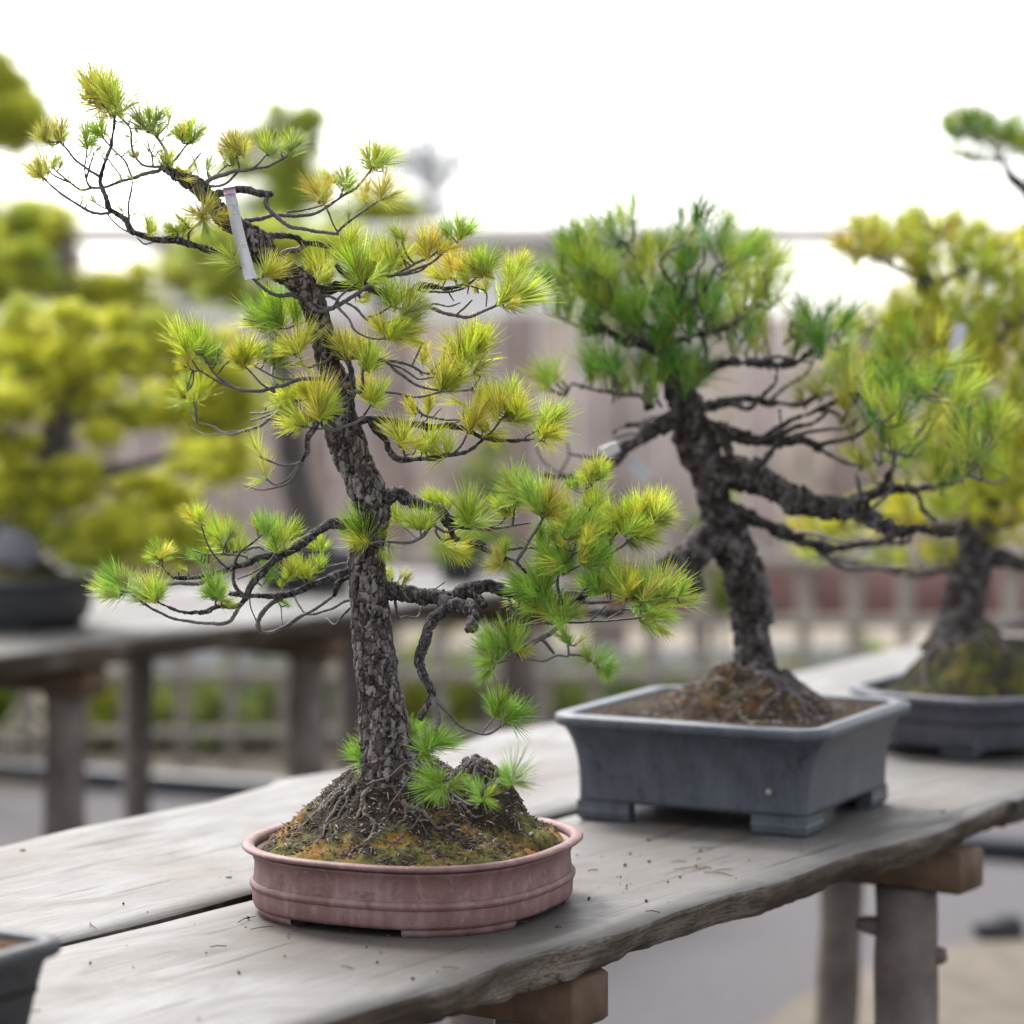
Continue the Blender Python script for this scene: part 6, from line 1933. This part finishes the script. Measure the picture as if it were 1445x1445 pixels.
# a leafless grey tree far behind
YH = 17.0
H = Tree('bare_tree', 'pale grey leafless tree standing far beyond the fence', 'tree', YH, at(628, 800, YH), 43)
H.root.location.z = 0; H.root_loc = np.array([H.root_loc[0], YH, 0.0])
H.trunk([(632, 500 + 1.32 * F / YH, 12), (630, 600, 10), (626, 450, 8), (620, 350, 6), (616, 290, 3.5), (612, 230, 2)], .05)
rgH = random.Random(3)
M['greybark'] = mat_twig('pale_grey_bark', (.62, .64, .66), (.9, .92, .94))
for i in range(60):
    y0 = rgH.uniform(225, 320); n0, _ = H.nearest(618, y0)
    a = R(rgH.uniform(-105, 105)); L = rgH.uniform(55, 95)
    pts = [(n0[0], n0[1])]
    for k in (1, 2, 3):
        aa = a + rgH.gauss(0, .2)
        pts.append((pts[-1][0] + math.sin(aa) * L / 3, pts[-1][1] - math.cos(aa) * L / 3))
    H.branch(pts, 2.2, 1.3, rgH.uniform(-.3, .3))
for b in list(H.br)[1:]:
    for k in range(5):
        i = rgH.randrange(len(b['px']) // 2, len(b['px']))
        x, y = b['px'][i]; a = R(rgH.uniform(-80, 80)); L = rgH.uniform(12, 30)
        b['twigs'].append(((x, y, b['Y'][i]), (x + math.sin(a) * L, y - math.cos(a) * L, b['Y'][i] + rgH.uniform(-.1, .1))))
for b in H.br:
    mb = MB(); tube(mb, H.rows(b['px'], b['Y'], b['r']), 8)
    H._twigs(mb, b)
    for p in range(len(mb.m)): mb.m[p] = 0
    mb.build('trunk' if b['kind'] == 'trunk' else 'branch', M['greybark'], H.root, H.root_loc)

# low green hedge between lattice and board fence: shrubs one can tell apart
for i in range(11):
    x = -1.75 + i * .37
    Yh = 9.12 + random.uniform(-.05, .05)
    px0 = 722.5 + F * x / Yh
    lowp = 500 + F * 1.32 / Yh
    hh = random.uniform(.22, .34)
    sb = Tree('hedge_shrub', 'clipped green shrub in the row behind the lattice fence', 'shrub', Yh, (x, Yh, 0), 50 + i, 'clipped shrubs behind the lattice')
    mb = MB()
    for k in range(4):
        a = k * 1.6 + i
        tube(mb, np.array([[0, 0, 0, .008], [.03 * math.cos(a), .03 * math.sin(a), hh * .4, .006], [.09 * math.cos(a), .06 * math.sin(a), hh * .85, .003]]), 7)
    mb.build('stem', M['post'], sb.root)
    pad_mesh(sb, None, px0, lowp - hh * .55 * F / Yh, .19 * F / Yh, hh * .5 * F / Yh, Yh, 190, 26, 'KVD'[i % 3], 300 + i, thin=.004, name='foliage', depth=.13)

# small green things between the second bench and the fence
PS = UN(5.62, -3.95, BENCH_Z)
YS = float(PS[1]); xs = 722.5 + F * PS[0] / YS
oS = super_outline(.055, .055, 2, 32)
potS = pot('plant_pot', 'tiny black pot at the far end of the second bench', PS, 0, oS, M['black'], [(-.012, .004), (-.004, .03), (.0, .052)], [(-.002, .0515), (.005, .052), (.007, .055), (.005, .058), (-.001, .0585), (-.004, .054), (-.004, .045)], sole_z=.0005)
soil_top(potS, oS, -.005, lambda x, y: (.050, .5), M['soil2'], 8, fine=.002)
s_ = Pine('potted_shrub', 'small dark green bush in the tiny pot on the second bench', 'shrub', YS, at(xs, 815, YS), 61)
s_.trunk([(xs, 806, 5), (xs + 2, 790, 4), (xs - 1, 772, 3), (xs, 760, 2)], 0)
s_.finish([(xs - 8, 782, 26, 12, 60, 22, 'K'), (xs + 14, 776, 24, 12, 60, 22, 'B'), (xs, 764, 24, 10, 50, 22, 'K')], mt=M['post'])
for (xp, yt, nm, sd, cl) in ((690, 620, 'slim pale green sapling standing in front of the board fence', 62, 'DDK'), (1010, 700, 'low olive sapling between the lattice and the board fence', 63, 'VKV')):
    Yv = 9.35
    s_ = Pine('sapling', nm, 'sapling', Yv, at(xp, 1040, Yv), sd)
    s_.root.location.z = 0; s_.root_loc = np.array([s_.root_loc[0], Yv, 0.0])
    s_.trunk([(xp, 500 + 1.32 * F / Yv, 5), (xp + 4, 900, 4), (xp - 3, 780, 3.4), (xp + 2, yt, 2)], .02)
    s_.finish([(xp + (-1) ** k * 9, yt + 14 + 34 * k, 16, 20, 40, 24, cl[k % 3]) for k in range(5)], mt=M['post'])

# crumbs of soil, bark and fallen needles on the near boards
rgL = random.Random(91)
mb = MB()
spots = [(2.27, -1.65, .28, 150), (2.95, -1.66, .30, 60), (2.6, -1.55, .3, 40), (2.0, -1.9, .5, 14), (3.6, -1.65, .3, 16), (1.6, -1.65, .3, 20)]
for (u, n, s, k) in spots:
    for i in range(k):
        uu, nn_ = u + rgL.gauss(0, s * .5), n + rgL.gauss(0, s * .36)
        if nn_ > ed(uu) - .012 or abs(nn_ - gapc(uu)) < .014 or nn_ < -2.2: continue
        c = UN(uu, nn_, BENCH_Z + (.002 if nn_ < gapc(uu) else 0) + .0016)
        q = rgL.random()
        if q < .16:        # a fallen needle or twig
            L, a = rgL.uniform(.006, .019), rgL.uniform(0, 6.28)
            d = np.array([math.cos(a), math.sin(a), 0]); e = np.array([-d[1], d[0], 0]) * L * rgL.uniform(-.25, .25)
            tube(mb, np.array([[*(c - d * L), .00045], [*(c + e + [0, 0, .0008]), .0006], [*(c + d * L), .0004]]), 4, mat=rgL.choice((0, 1, 2)))
        else:
            r = rgL.choice((.0005, .0006, .0008, .0011, .0016))
            ax = [np.array(v) for v in Matrix.Rotation(rgL.uniform(0, 3), 3, Vector((rgL.random(), rgL.random(), 1)).normalized())]
            mb.box(c, r * rgL.uniform(.8, 1.6), r, r * .6, ax=ax, bevel=r * .4, mat=rgL.choice((0, 0, 1, 3)))
o = mb.build('bench_litter', [M['chip_dark'], M['chip_brown'], M['chip_rust'], M['chip_mid']])
tag(o, kind='stuff')
# old nail heads where the boards cross the beams
for i, (u, n) in enumerate(((2.262, -1.47), (2.278, -1.79), (2.27, -1.90), (2.265, -2.20), (3.104, -1.45), (3.115, -1.86), (3.11, -2.24), (1.43, -1.48), (1.425, -1.79))):
    mb = MB(); c = UN(u, n, BENCH_Z + (.002 if n < -1.83 else 0))
    tube(mb, np.array([[*(c - [0, 0, .004]), .003], [*(c + [0, 0, .0008]), .0036], [*(c + [0, 0, .0014]), .0028]]), 10)
    mb.build('nail_head', M['lump'], bench)
